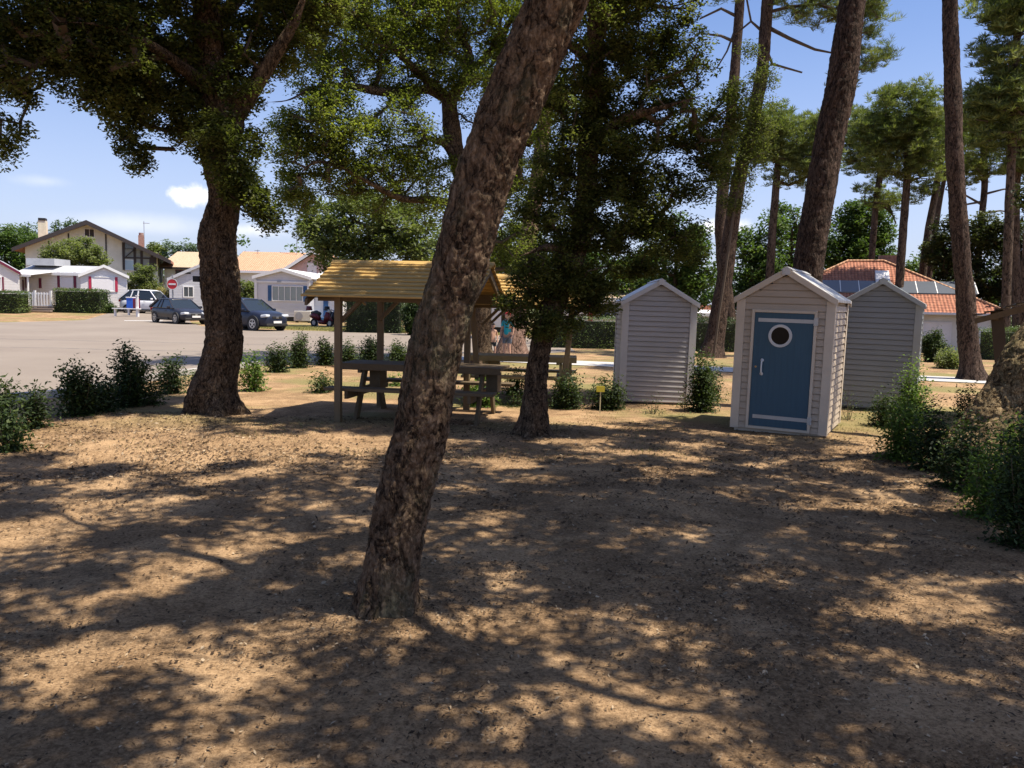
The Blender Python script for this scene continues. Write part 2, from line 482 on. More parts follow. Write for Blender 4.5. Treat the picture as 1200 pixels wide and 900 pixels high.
for yy, w in ((28.6, .10), (24.4, .07)):
    q = N(nt, 'ShaderNodeMath', operation='MULTIPLY_ADD'); nt.links.new(nw, q.inputs[0]); q.inputs[1].default_value = .9; nt.links.new(sx.outputs[1], q.inputs[2])
    k = N(nt, 'ShaderNodeMath', operation='COMPARE'); nt.links.new(q.outputs[0], k.inputs[0]); k.inputs[1].default_value = yy+.45; k.inputs[2].default_value = w
    c = mixc(nt, k.outputs[0], c, (.12, .10, .09))
nt.links.new(c, bs.inputs['Base Color']); bs.inputs['Roughness'].default_value = .9
bump(nt, noise(nt, v, 80, 3), bs, .4, .006)
road = rows('road', [(-20, -80, -10), (-5, -80, -9), (10, -80, -8.1), (12.4, -80, -7.6), (13, -80, -7.25), (17, -80, -6.9), (20, -80, -6.1), (23, -80, -4.6), (25, -80, -2.5), (26.5, -80, .5),
    (29, -80, 2.2), (36, -80, 2.2), (38, -60, 1.6), (41, -42, 0), (42, -37, -13), (44, -27, -16), (45, -27, -17), (50, -26, -19.5), (60, -29, -24), (66, -31, -29)], mt, .012)
tag(road, kind='structure', label='pale worn asphalt road')
M_path = plain('pale_path', (.48, .45, .42), .9, var=.2, vs=2, bmp=.2)
mb = MB()
def strip(mb, pts, w, lift):
    P = [Vector(p) for p in pts]; L = []
    for i, p in enumerate(P):
        d = (P[min(i+1, len(P)-1)]-P[max(i-1, 0)]).normalized(); s = Vector((-d.y, d.x))
        for q in (p+s*w/2, p-s*w/2): L.append((q.x, q.y, float(gz(q.x, q.y))+lift))
    mb.add(L, [(2*i, 2*i+1, 2*i+3, 2*i+2) for i in range(len(P)-1)])
pp = [(-2.2+i*1.2, 24.4-i*.37) for i in range(24)]
strip(mb, pp, 1.7, .016)
o = mb.build('path', M_path); tag(o, kind='structure', label='pale concrete path behind the huts')
mb = MB(); mk = A(163, 369, 50); strip(mb, [(mk.x-1, 50.2), (mk.x, 50.6), (mk.x+1, 51)], .35, .024)
o = mb.build('road_marking', M_white); tag(o, kind='structure')
# kerb along the near left edge of the road
M_kerb = plain('kerb_stone', (.42, .39, .36), .9, var=.2)
mb = MB(); kp = [(-8.55, 3), (-8.0, 10.5), (-7.6, 12.4), (-7.2, 13), (-6.85, 17), (-6.05, 20), (-4.55, 23)]
for a, b in zip(kp[:-1], kp[1:]):
    mb.bar((a[0], a[1], .05), (b[0], b[1], .05), .12, .13)
o = mb.build('kerb', M_kerb); tag(o, kind='structure')

# leaf litter, twigs and crumbs on the soil (nobody could count them)
n = 330000
Y = 2.0+rng.uniform(0, 1, n)**1.7*9.5; X = rng.uniform(-1, 1, n)*(Y*.75+1.2)
dn = fbm(X*1.6+3, Y*1.6, 4)*.55+fbm(X*.5, Y*.5+7, 2)*.45
dn = dn+.10*np.exp(-((X-1.3)/1.6)**2-((Y-3.6)/1.3)**2)
for q_, a_ in ((T1B, .5), (G(255, 484), 1.0), (G(626, 508), .8), (G(1165, 540), 1.3)): dn = dn+.3*np.exp(-(np.hypot(X-q_.x, Y-q_.y)/a_)**2)
keep = rng.uniform(0, 1, n) < np.clip((dn-.38)*3.8, .16, 1)
X = X[keep]; Y = Y[keep]; n = len(X)
C = np.column_stack((X, Y, gh(X, Y)+.006+rng.uniform(0, .006, n)))
M_litter = leafmat('litter_leaf', (.035, .021, .013), (.15, .092, .05), (.46, .35, .23), .05, .8, .2)
tone = np.where(rng.uniform(0, 1, n) < .2, rng.uniform(.5, 1, n), rng.uniform(0, .42, n))
sz = rng.choice([.009, .016, .028, .04], n, p=[.42, .34, .19, .05])*np.clip(Y/5, .8, 1.6)
o = leafobj('leaf_litter', C, sz, sz*rng.uniform(.25, .6, n), tone, M_litter, None, upb=1.6)
tag(o, 'brown fallen leaves and bark crumbs scattered over the sandy soil', 'leaf litter', kind='stuff')
# dry grass near the trees and the shrubs
n = 42000
X = rng.uniform(-9, 9, n); Y = rng.uniform(8.6, 17, n)
k = (fbm(X*.7, Y*.7, 3)+.25*fbm(X*5, Y*5, 2) > .64+.1*(Y<10.5)) & (X > -7.0)
k &= (rng.uniform(0, 1, n) < .85)
X = X[k]; Y = Y[k]; n = len(X)
ax = unit(n)*.5; ax[:, 2] = rng.uniform(.5, 1, n); ax /= np.linalg.norm(ax, axis=1)[:, None]
h = rng.uniform(.015, .045, n)
C = np.column_stack((X, Y, gh(X, Y)))+ax*h[:, None]*.45
M_grass = leafmat('dry_grass', (.05, .07, .02), (.16, .15, .06), (.34, .29, .14), .3, .7, .2)
o = leafobj('dry_grass', C, h, h*.12+.0025, np.clip(rng.normal(.6, .25, n), 0, 1), M_grass, None, upb=0, axis=ax)
tag(o, 'short dry grass in patches around the trees and shrubs', 'grass', kind='stuff')
n = 30000
X = rng.uniform(-14, 3, n); Y = rng.uniform(41.6, 47, n); ax = unit(n)*.5; ax[:, 2] = .9
k = Y > 42.2+.25*np.maximum(0, -X-9); X, Y, ax = X[k], Y[k], ax[k]; n = len(X)
o = leafobj('verge_grass', np.column_stack((X, Y, gz(X, Y)+.04)), .12, .03, np.clip(rng.normal(.75, .2, n), 0, 1), leafmat('verge_grass_blade', (.07, .09, .025), (.20, .20, .07), (.40, .36, .17), .3, .7, .2), None, upb=0, axis=ax)
tag(o, 'patchy sunlit grass verge in front of the mobile homes', 'grass', kind='stuff')

# ------------------------------------------------------------------ changing huts
def siding(mb, w0, z0, z1, peak, eave, board=.088, ax=0, y=0.0):
    """lapped boards on the plane y (facing -y); w0 half width; gable clipped"""
    z = z0
    while z < z1-1e-4:
        t = min(z+board, z1)
        def hw(zz): return w0 if zz <= eave or peak <= eave else max(.0, w0*(peak-zz)/(peak-eave))
        a, b = hw(z), hw(t)
        if a > .01:
            yb, yt = y-.022, y-.010
            t0 = t; t = t-.013; b = min(b+.0, hw(t))
            mb.add([(-a, yb, z), (a, yb, z), (b, yt, t), (-b, yt, t), (-a, y+.004, z), (a, y+.004, z), (b, y+.004, t), (-b, y+.004, t)],
                   [(0, 1, 2, 3), (0, 4, 5, 1), (3, 2, 6, 7), (1, 5, 6, 2), (0, 3, 7, 4)])
            t = t0
        z = t
def rotz_mb(mb, ang, off=(0, 0, 0)):
    m_ = Matrix.Rotation(ang, 3, 'Z'); o = Vector(off)
    mb.v = [tuple(m_ @ Vector(v)+o) for v in mb.v]; return mb
def hut(label, loc, yaw, lean, wallm, trimm, roofm, door=False, hs=1.0):
    r = empty('changing_hut', loc, label, 'hut', 'small wooden changing huts', yaw)
    r.rotation_euler = (0, lean, yaw); r.scale = (1, 1, hs)
    W, D, E, P = .59, .72, 1.76, 2.12
    # base
    MB().b2(-W+.02, W-.02, -D+.02, D-.02, -.05, .06).build('base', M_black if not door else trimm, r)
    # structural walls
    for k, (ang, half, off) in enumerate(((0, W, (0, -D, 0)), (math.pi, W, (0, D, 0)), (math.pi/2, D, (W, 0, 0)), (-math.pi/2, D, (-W, 0, 0)))):
        mb = MB()
        if k < 2:
            mb.prism([(-half+.02, .03), (half-.02, .03), (half-.02, E-.02), (0, P-.03), (-half+.02, E-.02)], 'y', .006, .03)
            siding(mb, half-.01, .05, P-.02, P, E)
        else:
            mb.prism([(-half+.03, .03), (half-.03, .03), (half-.03, E), (-half+.03, E)], 'y', .006, .03)
            siding(mb, half-.01, .05, E-.02, 0, E)
        rotz_mb(mb, ang, off); mb.build('wall', wallm, r)
    # corner trims
    for sx_ in (-1, 1):
        for sy in (-1, 1):
            mb = MB(); x = sx_*W; y = sy*D
            mb.b2(x+sx_*.004-sx_*.085, x+sx_*.022, y+sy*.018, y+sy*.030, .04, E+.01)
            mb.b2(x+sx_*.018, x+sx_*.030, y-sy*.07, y+sy*.0305, .04, E)
            mb.build('corner_trim', trimm, r, bevel=.003)
    # roof slabs
    sl = (P-E)/W; ov = .06
    for s_ in (-1, 1):
        mb = MB(); x1 = s_*(W+ov); z1 = P-sl*(W+ov)+.03
        mb.prism([(0, P+.03), (x1, z1), (x1, z1+.035), (0, P+.065)], 'y', -D-.07, D+.07)
        mb.build('roof_panel', roofm, r, bevel=.003)
        for sy in (-1, 1):
            mb = MB(); y = sy*(D+.072)
            mb.prism([(0, P-.025), (x1*1.0, z1-.05), (x1*1.0, z1+.03), (0, P+.06)], 'y', y, y+sy*.018)
            mb.build('bargeboard', trimm, r, bevel=.002)
    mb = MB(); mb.prism([(-.07, P+.032), (0, P+.067), (.07, P+.032), (.07, P+.04), (0, P+.078), (-.07, P+.04)], 'y', -D-.095, D+.095)
    mb.prism([(-.05, P-.03), (.05, P-.03), (.05, P+.05), (0, P+.08), (-.05, P+.05)], 'y', -D-.105, -D-.092)
    mb.build('ridge_cap', roofm, r)
    if door:
        y = -D-.02; dw = .375; d0, d1 = .09, 1.60
        mb = MB(); fr = .035
        for x in (-dw-fr, dw): mb.b2(x, x+fr, y-.03, y+.012, d0-fr, d1+fr)
        mb.b2(-dw, dw, y-.03, y+.012, d1, d1+fr); mb.b2(-dw, dw, y-.03, y+.012, d0-fr, d0)
        mb.build('door_frame', trimm, r, bevel=.003)
        mb = MB(); cx, cz, cr = -.035, 1.30, .118
        nb = 5; bwid = 2*dw/nb
        # door leaf: planks with a round hole cut by a polygon fan
        ring = [(cx+cr*math.cos(t*math.pi/16), cz+cr*math.sin(t*math.pi/16)) for t in range(32)]
        bm = bmesh.new()
        outer = [(-dw+.004, d0+.004), (dw-.004, d0+.004), (dw-.004, d1-.004), (-dw+.004, d1-.004)]
        vo_ = [bm.verts.new((a, y-.012, b)) for a, b in outer]; vi = [bm.verts.new((a, y-.012, b)) for a, b in ring]
        ed = [bm.edges.new((vo_[i], vo_[(i+1) % 4])) for i in range(4)]+[bm.edges.new((vi[i], vi[(i+1) % 32])) for i in range(32)]
        bmesh.ops.triangle_fill(bm, edges=ed, use_beauty=True)
        for v_ in list(bm.verts): v_.co.y = y-.012
        g = bmesh.ops.extrude_face_region(bm, geom=list(bm.faces))
        for e_ in g['geom']:
            if isinstance(e_, bmesh.types.BMVert): e_.co.y = y+.008
        bmesh.ops.recalc_face_normals(bm, faces=bm.faces)
        me = bpy.data.meshes.new('door'); bm.to_mesh(me); bm.free(); me.materials.append(M_bluedoor)
        dr = bpy.data.objects.new('door', me); COL.objects.link(dr); dr.parent = r
        MB().disc((cx, y-.018, cz), cr+.032, (0, 1, 0), .02, 40, cr-.004).build('porthole_ring', M_whitetrim, dr, bevel=.004)
        MB().disc((cx, y-.0085, cz), cr-.001, (0, 1, 0), .005, 32).build('porthole_glass', M_porthole, dr)
        for z in (1.50, .22):
            mb = MB(); mb.b2(-dw+.05, dw+.012, y-.020, y-.0125, z-.024, z+.024)
            mb.b2(dw-.004, dw+.05, y-.042, y-.0305, z-.05, z+.05)
            for q in range(6): mb.disc((-dw+.09+q*.12, y-.021, z), .007, (0, 1, 0), .006, 10)
            mb.build('strap_hinge', M_hinge, dr)
        mb = MB(); hx = -dw+.13; hz = .88
        mb.tube([(hx, y-.012, hz+.09), (hx, y-.045, hz+.08), (hx, y-.055, hz), (hx, y-.045, hz-.08), (hx, y-.012, hz-.09)], [.012, .011, .010, .011, .012], 8)
        mb.disc((hx, y-.015, hz+.09), .022, (0, 1, 0), .006, 14); mb.disc((hx, y-.015, hz-.09), .022, (0, 1, 0), .006, 14)
        mb.build('handle', M_white, dr, smooth=True)
        MB().disc((hx-.08, y-.014, hz), .014, (0, 1, 0), .006, 12).build('keyhole_plate', M_brass, dr)
    return r
def painted_boards(name, c, rough=.55, var=.12):
    mt, nt, bs, out = newmat(name)
    n1 = noise(nt, coords(nt, (1, 1, 14)), 2.2, 6, .6); n2 = noise(nt, coords(nt), 2.0, 6, .7)
    r1 = ramp(nt, n1, [(.3, [x*(1-var) for x in c]), (.7, c)])
    dirt = ramp(nt, n2, [(.45, (0, 0, 0)), (.8, (1, 1, 1))])
    col = mixc(nt, mixc(nt, .75, dirt.outputs[0], (0, 0, 0)), r1.outputs[0], [c[0]*.6, c[1]*.55, c[2]*.48])
    nt.links.new(col, bs.inputs['Base Color']); bs.inputs['Roughness'].default_value = rough
    bump(nt, n1, bs, .12, .003); return mt
M_hut1 = painted_boards('beige_boards', (.53, .43, .325))
M_hut2 = painted_boards('pale_grey_boards', (.46, .43, .415))
M_hut3 = painted_boards('blue_grey_boards', (.31, .325, .335))
M_trim1 = plain('cream_trim', (.65, .55, .43), .5, var=.12)
M_trim2 = plain('light_grey_trim', (.57, .55, .54), .5, var=.1)
M_trim3 = plain('grey_trim', (.42, .44, .44), .5, var=.1)
M_roofw = plain('pale_roof_sheet', (.62, .60, .57), .4, var=.15)
M_roofg = plain('grey_green_roof_sheet', (.47, .50, .49), .4, var=.15)
M_porthole = glassmat('dark_porthole', (.006, .006, .007), .12); M_porthole.node_tree.nodes['Principled BSDF'].inputs['Specular IOR Level'].default_value = .12
M_hinge = plain('hinge_metal', (.50, .49, .47), .4, .3, var=.15)
M_brass = plain('brass', (.45, .28, .12), .4, .8)
mt, nt, bs, out = newmat('blue_planks'); M_bluedoor = mt
v = coords(nt); sx = nt.nodes.new('ShaderNodeSeparateXYZ'); nt.links.new(v, sx.inputs[0])
fr_ = N(nt, 'ShaderNodeMath', operation='PINGPONG'); nt.links.new(sx.outputs[0], fr_.inputs[0]); fr_.inputs[1].default_value = .0375
gr = ramp(nt, fr_.outputs[0], [(0, (0, 0, 0)), (.06, (1, 1, 1))]); 
sc = N(nt, 'ShaderNodeMath', operation='MULTIPLY'); nt.links.new(fr_.outputs[0], sc.inputs[0]); sc.inputs[1].default_value = 20
nt.links.new(sc.outputs[0], gr.inputs[0])
n1 = noise(nt, coords(nt, (18, 18, 1)), 2, 8, .7); n2 = noise(nt, v, 3, 6, .7)
cc = ramp(nt, n1, [(.3, (.022, .075, .12)), (.7, (.04, .11, .165))])
cc2 = mixc(nt, n2, cc.outputs[0], (.03, .08, .12))
cc3 = mixc(nt, gr.outputs[0], (.03, .075, .12), cc2)
nt.links.new(cc3, bs.inputs['Base Color']); bs.inputs['Roughness'].default_value = .5
b = bump(nt, gr.outputs[0], bs, .5, .003); bump(nt, n1, bs, .25, .002, b)

def hut_at(pl, pr, label, lean, *a, yaw=None, **k):
    """pl / pr: ground points of the front left and right corners"""
    d = (pr-pl); yw = math.atan2(d.y, d.x) if yaw is None else yaw
    mid = (pl+pr)/2; c = mid+Vector((-math.sin(yw), math.cos(yw), 0))*.72; c.z = 0
    return hut(label, c, yw, lean, *a, **k)
hut_at(G(857, 504), G(967, 514), 'beige boarded hut with a blue plank door and round porthole', R(.6), M_hut1, M_trim1, M_roofw, door=True)
hut_at(G(728, 473), G(807, 474.5), 'pale grey windowless hut left of the blue-door hut, among shrubs', R(.6), M_hut2, M_trim2, M_trim2, yaw=R(-3), hs=.96)
hut_at(G(984, 479), G(1064, 483), 'blue-grey hut half hidden right behind the blue-door hut', R(.6), M_hut3, M_trim3, M_roofg, yaw=R(-27), hs=1.0)

# ------------------------------------------------------------------ picnic shelters and tables
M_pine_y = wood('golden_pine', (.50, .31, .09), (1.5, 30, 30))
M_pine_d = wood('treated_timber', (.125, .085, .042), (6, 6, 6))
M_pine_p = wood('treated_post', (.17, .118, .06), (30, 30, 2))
def shelter(label, loc, yaw, L=2.4, hd=1.12, eave=1.66, ridge=2.2, px=(-.85, .75), py=.86, splay=0, posts=(1, 1, 1, 1), pw=.088, roofmat=None, postmat=None, sply=0):
    r = empty('picnic_shelter', loc, label, 'picnic shelter', 'timber picnic shelters', yaw)
    k = 0
    for x in px:
        for y in (-py, py):
            if posts[k]:
                mb = MB(); sx_ = splay*(1 if x > 0 else -1)
                mb.bar((x, y-(sply if y > 0 else -sply), -.1), (x+sx_, y, eave+.1), pw, up=Vector((0, 1, 0))); mb.build('post', postmat or M_pine_p, r, bevel=.006)
            k += 1
    for s_ in (-1, 1):
        mb = MB(); n = 9; sl = math.hypot(hd, ridge-eave)
        for i in range(n):
            t0, t1 = i/n, (i+1.12)/n; t1 = min(t1, 1.04)
            y0, z0 = s_*hd*t0, ridge-(ridge-eave)*t0; y1, z1 = s_*hd*t1, ridge-(ridge-eave)*t1
            j = random.uniform(-.008, .008)
            mb.prism([(y0, z0+.002), (y1, z1+.022), (y1, z1+.044), (y0, z0+.016)], 'x', -L/2+j, L/2+j)
        mb.build('roof_boards', roofmat or M_pine_y, r)
    for x in (-L/2+.06, L/2-.06):
        mb = MB(); mb.prism([(-hd, eave-.02), (0, ridge-.02), (hd, eave-.02), (hd, eave-.10), (0, ridge-.13), (-hd, eave-.10)], 'x', x-.02, x+.02)
        mb.build('rafter', M_pine_d, r)
        mb = MB()
        for i in range(0):
            z0 = eave-.02+i*.115; z1 = z0+.108; f = lambda z: hd*(ridge-.03-z)/(ridge-eave)
            if f(z1) > .03: mb.prism([(-f(z0)*.96, z0), (f(z0)*.96, z0), (f(z1)*.96, z1), (-f(z1)*.96, z1)], 'x', x-.035*np.sign(x)-.012, x-.035*np.sign(x)+.012)
    for y in (-py, py):
        MB().box((0, y, eave+.03), (L-.25, .06, .14)).build('beam', M_pine_d, r, bevel=.004)
        for x in px:
            mb = MB(); s_ = 1 if x < 0 else -1
            mb.bar((x, y-.06*np.sign(y), eave-.32), (x+s_*.32, y-.06*np.sign(y), eave+.0), .045, .09, up=Vector((0, 1, 0))); mb.build('brace', M_pine_d, r)
    MB().box((0, 0, ridge-.1), (L-.2, .06, .12)).build('ridge_beam', M_pine_d, r)
    mb = MB(); mb.prism([(-.09, ridge-.012), (0, ridge+.04), (.09, ridge-.012), (.09, ridge+.01), (0, ridge+.06), (-.09, ridge+.01)], 'x', -L/2-.02, L/2+.02); mb.build('ridge_board', roofmat or M_pine_y, r)
    return r
def picnic_table(label, loc, yaw, L=2.0, heavy=True, mat=None):
    mat = mat or M_pine_d
    r = empty('picnic_table', loc, label, 'picnic table', 'timber picnic tables', yaw)
    mb = MB()
    for i in range(5): mb.box((0, -.30+i*.15, .73), (L, .142, .042))
    mb.b2(-L/2, L/2, -.372, -.345, .66, .752)
    mb.build('tabletop', mat, r, bevel=.004)
    for s_ in (-1, 1):
        mb = MB(); mb.box((0, s_*.66, .43), (L, .13, .042)); mb.box((0, s_*.80, .43), (L, .13, .042)); mb.build('bench', mat, r, bevel=.004)
    for x in (-L/2+.32, L/2-.32):
        mb = MB(); mb.box((x, 0, .36), (.045, 1.72, .11)); mb.box((x, 0, .665), (.045, .72, .09)); mb.build('crossbeam', mat, r)
        for s_ in (-1, 1):
            mb = MB(); mb.bar((x+.05, s_*.62, -.05), (x+.05, s_*.22, .71), .045, .12); mb.build('leg', mat, r)
        if heavy:
            MB().box((x+.16, 0, .53), (.16, .30, .26)).build('block', mat, r)
    return r
yA = R(-9.8); pA = A(496, 400, 11.75); pA.z = 0
shelter('golden-roofed shelter left of the near leaning trunk', pA+Vector((-.17, .03, 0)), yA, L=2.33, ridge=2.15, px=(-.76, .62))
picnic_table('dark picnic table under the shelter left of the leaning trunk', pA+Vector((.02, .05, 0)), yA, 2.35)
yB = R(-4); pB = A(612, 400, 14.2); pB.z = 0
shelter('shelter seen between the near leaning trunk and the ivy-clad oak', pB, yB, L=2.2, px=(-.62, .7), splay=.16, posts=(1, 0, 1, 1), eave=1.6, ridge=2.08)
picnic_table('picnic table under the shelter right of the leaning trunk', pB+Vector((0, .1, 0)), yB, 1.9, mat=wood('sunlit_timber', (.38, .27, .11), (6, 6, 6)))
M_dkw = wood('shaded_dark_timber', (.055, .038, .022), (6, 6, 6))  # timber darkened so its colour carries the shade over this shelter
pC = Vector((8.1, 12.2, 0))
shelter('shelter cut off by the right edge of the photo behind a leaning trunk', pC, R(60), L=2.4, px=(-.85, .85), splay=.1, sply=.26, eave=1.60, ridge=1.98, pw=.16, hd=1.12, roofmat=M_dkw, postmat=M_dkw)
# small yellow sign on a stake
p = G(703, 484); r = empty('yellow_sign', p, 'small yellow card sign on a thin stake before the shrubs', 'sign')
MB().bar((0, 0, -.05), (0, 0, .36), .016).build('stake', plain('stake', (.55, .5, .3), .7), r)
MB().box((-.004, -.012, .37), (.125, .008, .09)).build('sign_card', plain('yellow_card', (.55, .45, .04), .5), r, bevel=.003)
# ------------------------------------------------------------------ buildings
def tilemat(name, cols, sc=3.2, d=.03):
    mt, nt, bs, out = newmat(name)
    v = coords(nt)
    w = N(nt, 'ShaderNodeTexWave', Scale=sc, Distortion=.0); w.bands_direction = 'X'; nt.links.new(coords(nt), w.inputs['Vector'])
    w2 = N(nt, 'ShaderNodeTexWave', Scale=sc*.8, Distortion=.3); w2.bands_direction = 'Y'; nt.links.new(v, w2.inputs['Vector'])
    n1 = noise(nt, v, 5, 6, .8); r = ramp(nt, n1, [(.3, cols[0]), (.5, cols[1]), (.7, cols[2])])
    e = ramp(nt, w.outputs['Fac'], [(0, (.45, .45, .45)), (.35, (1, 1, 1))]); e2 = ramp(nt, w2.outputs['Fac'], [(0, (.55, .55, .55)), (.25, (1, 1, 1))])
    c = mixc(nt, .7, r.outputs[0], mixc(nt, 1, r.outputs[0], e.outputs[0], 'MULTIPLY')); c = mixc(nt, .6, c, mixc(nt, 1, c, e2.outputs[0], 'MULTIPLY'))
    nt.links.new(c, bs.inputs['Base Color']); bs.inputs['Roughness'].default_value = .9
    b = bump(nt, w.outputs['Fac'], bs, .8, d); bump(nt, w2.outputs['Fac'], bs, .5, d, b); return mt
M_tile_o = tilemat('orange_tiles', [(.40, .20, .11), (.56, .31, .18), (.66, .42, .27)], 1.6)
M_tile_r = tilemat('red_tiles', [(.20, .07, .045), (.37, .14, .08), (.56, .27, .16)], 1.7, .05)
M_tile_y = tilemat('sandy_tiles', [(.40, .28, .17), (.53, .39, .25), (.62, .48, .33)], 1.6)
def clad(name, c):
    mt, nt, bs, out = newmat(name)
    w = N(nt, 'ShaderNodeTexWave', Scale=1.6, Distortion=0); w.bands_direction = 'Z'; w.wave_profile = 'SAW'; nt.links.new(coords(nt), w.inputs['Vector'])
    n = noise(nt, coords(nt), 1.5, 5); r = ramp(nt, n, [(.3, [x*.9 for x in c]), (.7, c)])
    nt.links.new(r.outputs[0], bs.inputs['Base Color']); bs.inputs['Roughness'].default_value = .55
    bump(nt, w.outputs['Fac'], bs, .5, .03); return mt
M_cladw = clad('white_cladding', (.80, .77, .75)); M_cladg = clad('grey_cladding', (.56, .56, .59)); M_cladl = clad('shaded_white_cladding', (.66, .65, .68))  # last one: white cladding with the lavender shade put into its colour
M_render = plain('cream_render', (.68, .65, .57), .9, vs=.6); M_renderw = plain('white_render', (.72, .68, .62), .9, vs=.6); M_pink = plain('pink_render', (.62, .42, .40), .9)
M_timber = plain('dark_house_timber', (.045, .035, .035), .7); M_maroon = plain('maroon_paint', (.16, .02, .05), .5); M_red = plain('crimson_paint', (.45, .03, .07), .5)
M_blue = plain('blue_paint', (.03, .10, .24), .5); M_metalroof = plain('metal_roof', (.42, .42, .43), .5, vs=1); M_cream = plain('cream_chimney', (.70, .66, .50), .9)
M_brick = plain('weathered_brick', (.34, .22, .18), .9, var=.4, vs=8); M_panel = glassmat('solar_panel', (.075, .085, .105), .3)
M_steel = plain('steel', (.35, .35, .36), .4, .6); M_board = plain('white_shutter_board', (.78, .74, .74), .6, var=.05)

def window(r, x, z, w, h, y, frame=M_white, glass=M_glass, bars=1, name='window', shut=None, sw=.22, side=False):
    mb = MB(); f = .06
    mb.b2(x-w/2-f, x-w/2, y-.05, y+.01, z-h/2-f, z+h/2+f); mb.b2(x+w/2, x+w/2+f, y-.05, y+.01, z-h/2-f, z+h/2+f)
    mb.b2(x-w/2, x+w/2, y-.05, y+.01, z+h/2, z+h/2+f); mb.b2(x-w/2, x+w/2, y-.05, y+.01, z-h/2-f, z-h/2)
    for i in range(1, bars+1): xx = x-w/2+w*i/(bars+1); mb.b2(xx-.02, xx+.02, y-.045, y-.012, z-h/2, z+h/2)
    o = mb.build(name, frame, r)
    MB().b2(x-w/2, x+w/2, y-.02, y-.008, z-h/2, z+h/2).build('pane', glass, o)
    if shut:
        for s_ in (-1, 1):
            MB().b2(x+s_*(w/2+f+.02), x+s_*(w/2+f+.02+sw), y-.045, y-.006, z-h/2-f, z+h/2+f).build('shutter', shut, r)
    return o
def gable_house(name, label, cat, px0, px1, Y, depth, zb, eave, peak, wallm, roofm, ridge='y', ov=.15, group=None, yaw=0, trim=M_white, thick=.12, wins=(), skirt=True):
    """front face spans px0..px1 at depth Y; ridge 'y' = gable towards us"""
    a = A(px0, 350, Y); b = A(px1, 350, Y); W = (b.x-a.x)/2
    r = empty(name, ((a.x+b.x)/2, Y, zb), label, cat, group, yaw)
    if yaw: r.scale = (math.cos(yaw)**1, 1, 1)
    H = eave-zb; P = peak-zb; s0 = .35 if skirt else 0
    if ridge == 'y':
        MB().prism([(-W, s0), (W, s0), (W, H), (0, P), (-W, H)], 'y', 0, depth).build('wall', wallm, r)
        sl = (P-H)/W
        for s_ in (-1, 1):
            mb = MB(); x1 = s_*(W+ov); z1 = H-sl*ov
            mb.prism([(0, P+.01), (x1, z1+.01), (x1, z1+thick), (0, P+thick)], 'y', -ov, depth+ov); mb.build('roof', roofm, r)
            mb = MB(); mb.prism([(0, P-.08), (x1, z1-.08), (x1, z1+thick+.01), (0, P+thick+.01)], 'y', -ov-.04, -ov-.005); mb.build('bargeboard', trim, r)
    else:
        MB().prism([(0, s0), (depth, s0), (depth, H), (depth/2, P), (0, H)], 'x', -W, W).build('wall', wallm, r)
        sl = (P-H)/(depth/2)
        for s_ in (0, 1):
            y1 = -ov if s_ == 0 else depth+ov; z1 = H-sl*ov
            mb = MB(); mb.prism([(depth/2, P+.01), (y1, z1+.01), (y1, z1+thick), (depth/2, P+thick)], 'x', -W-ov, W+ov); mb.build('roof', roofm, r)
        MB().b2(-W-ov, W+ov, -ov-.05, -ov-.004, H-sl*ov-.10, H-sl*ov+thick).build('fascia', trim, r)
    if skirt: MB().b2(-W+.1, W-.1, .1, depth-.1, -.1, s0).build('underside', M_dark, r)
    return r, W
def lx(px, Y, r):  # px -> local x
    return A(px, 350, Y).x-r.location.x
def lz(py, px, Y, r): return A(px, py, Y).z-r.location.z

# mobile homes on the left
grp = 'mobile homes across the road'
r, W = gable_house('mobile_home', 'white mobile home cut off by the left edge, beside the white gate', 'mobile home', -30, 22, 61, 8, .3, 3.05, 3.95, M_cladw, M_metalroof, 'y', group=grp, trim=M_maroon, yaw=R(28))
window(r, lx(-1, 61, r), 1.9, .35, .9, 0, bars=0, glass=M_board, shut=M_maroon, sw=.12)
Y = 66
r, W = gable_house('mobile_home', 'long low mobile home under a corrugated roof behind the white gate', 'mobile home', 24, 112, Y, 4.2, .3, 3.15, 3.75, M_cladw, M_metalroof, 'x', group=grp)
for x0, x1, y0, y1 in ((34, 46, 326, 337), (71, 87, 319, 337)):
    c0 = lx(x0, Y, r); c1 = lx(x1, Y, r); window(r, (c0+c1)/2, lz((y0+y1)/2, x0, Y, r), abs(c1-c0)*.86, (y1-y0)/966*Y*.9, 0, bars=0, glass=M_board, shut=M_maroon, sw=.2)
MB().b2(lx(25, Y, r)-.1, lx(28.5, Y, r), -.05, -.004, .5, 2.3).build('door', M_maroon, r)
mb = MB(); mb.prism([(-3.2, 2.62), (0, 2.95), (0, 3.0), (-3.2, 2.67)], 'x', lx(17, Y, r), lx(64, Y, r)); mb.prism([(-3.24, 2.5), (-3.2, 2.5), (-3.2, 2.68), (-3.24, 2.68)], 'x', lx(17, Y, r), lx(64, Y, r)); mb.build('awning', M_white, r)
MB().b2(lx(27, Y, r), lx(60, Y, r), .6, 3, 3.5, 4.05).build('roof_box', M_metalroof, r)
for px in (60, 18): MB().bar((lx(px, Y, r), -3.1, 0), (lx(px, Y, r), -3.1, 2.62), .1).build('awning_post', M_white, r)
Y = 62
r, W = gable_house('mobile_home', 'white mobile home with crimson shutters on its gable, by the road', 'mobile home', 95, 150, Y, 9, .3, 2.95, 3.68, M_cladw, M_metalroof, 'y', group=grp, yaw=R(27))
window(r, lx(121.5, Y, r), lz(333, 121, Y, r), 1.62, .98, 0, bars=0, glass=M_board, shut=M_red, sw=.2)
MB().b2(lx(120, Y, r), lx(132, Y, r), -.03, -.004, .45, .85).build('vent_panel', M_cladg, r)
Y = 58
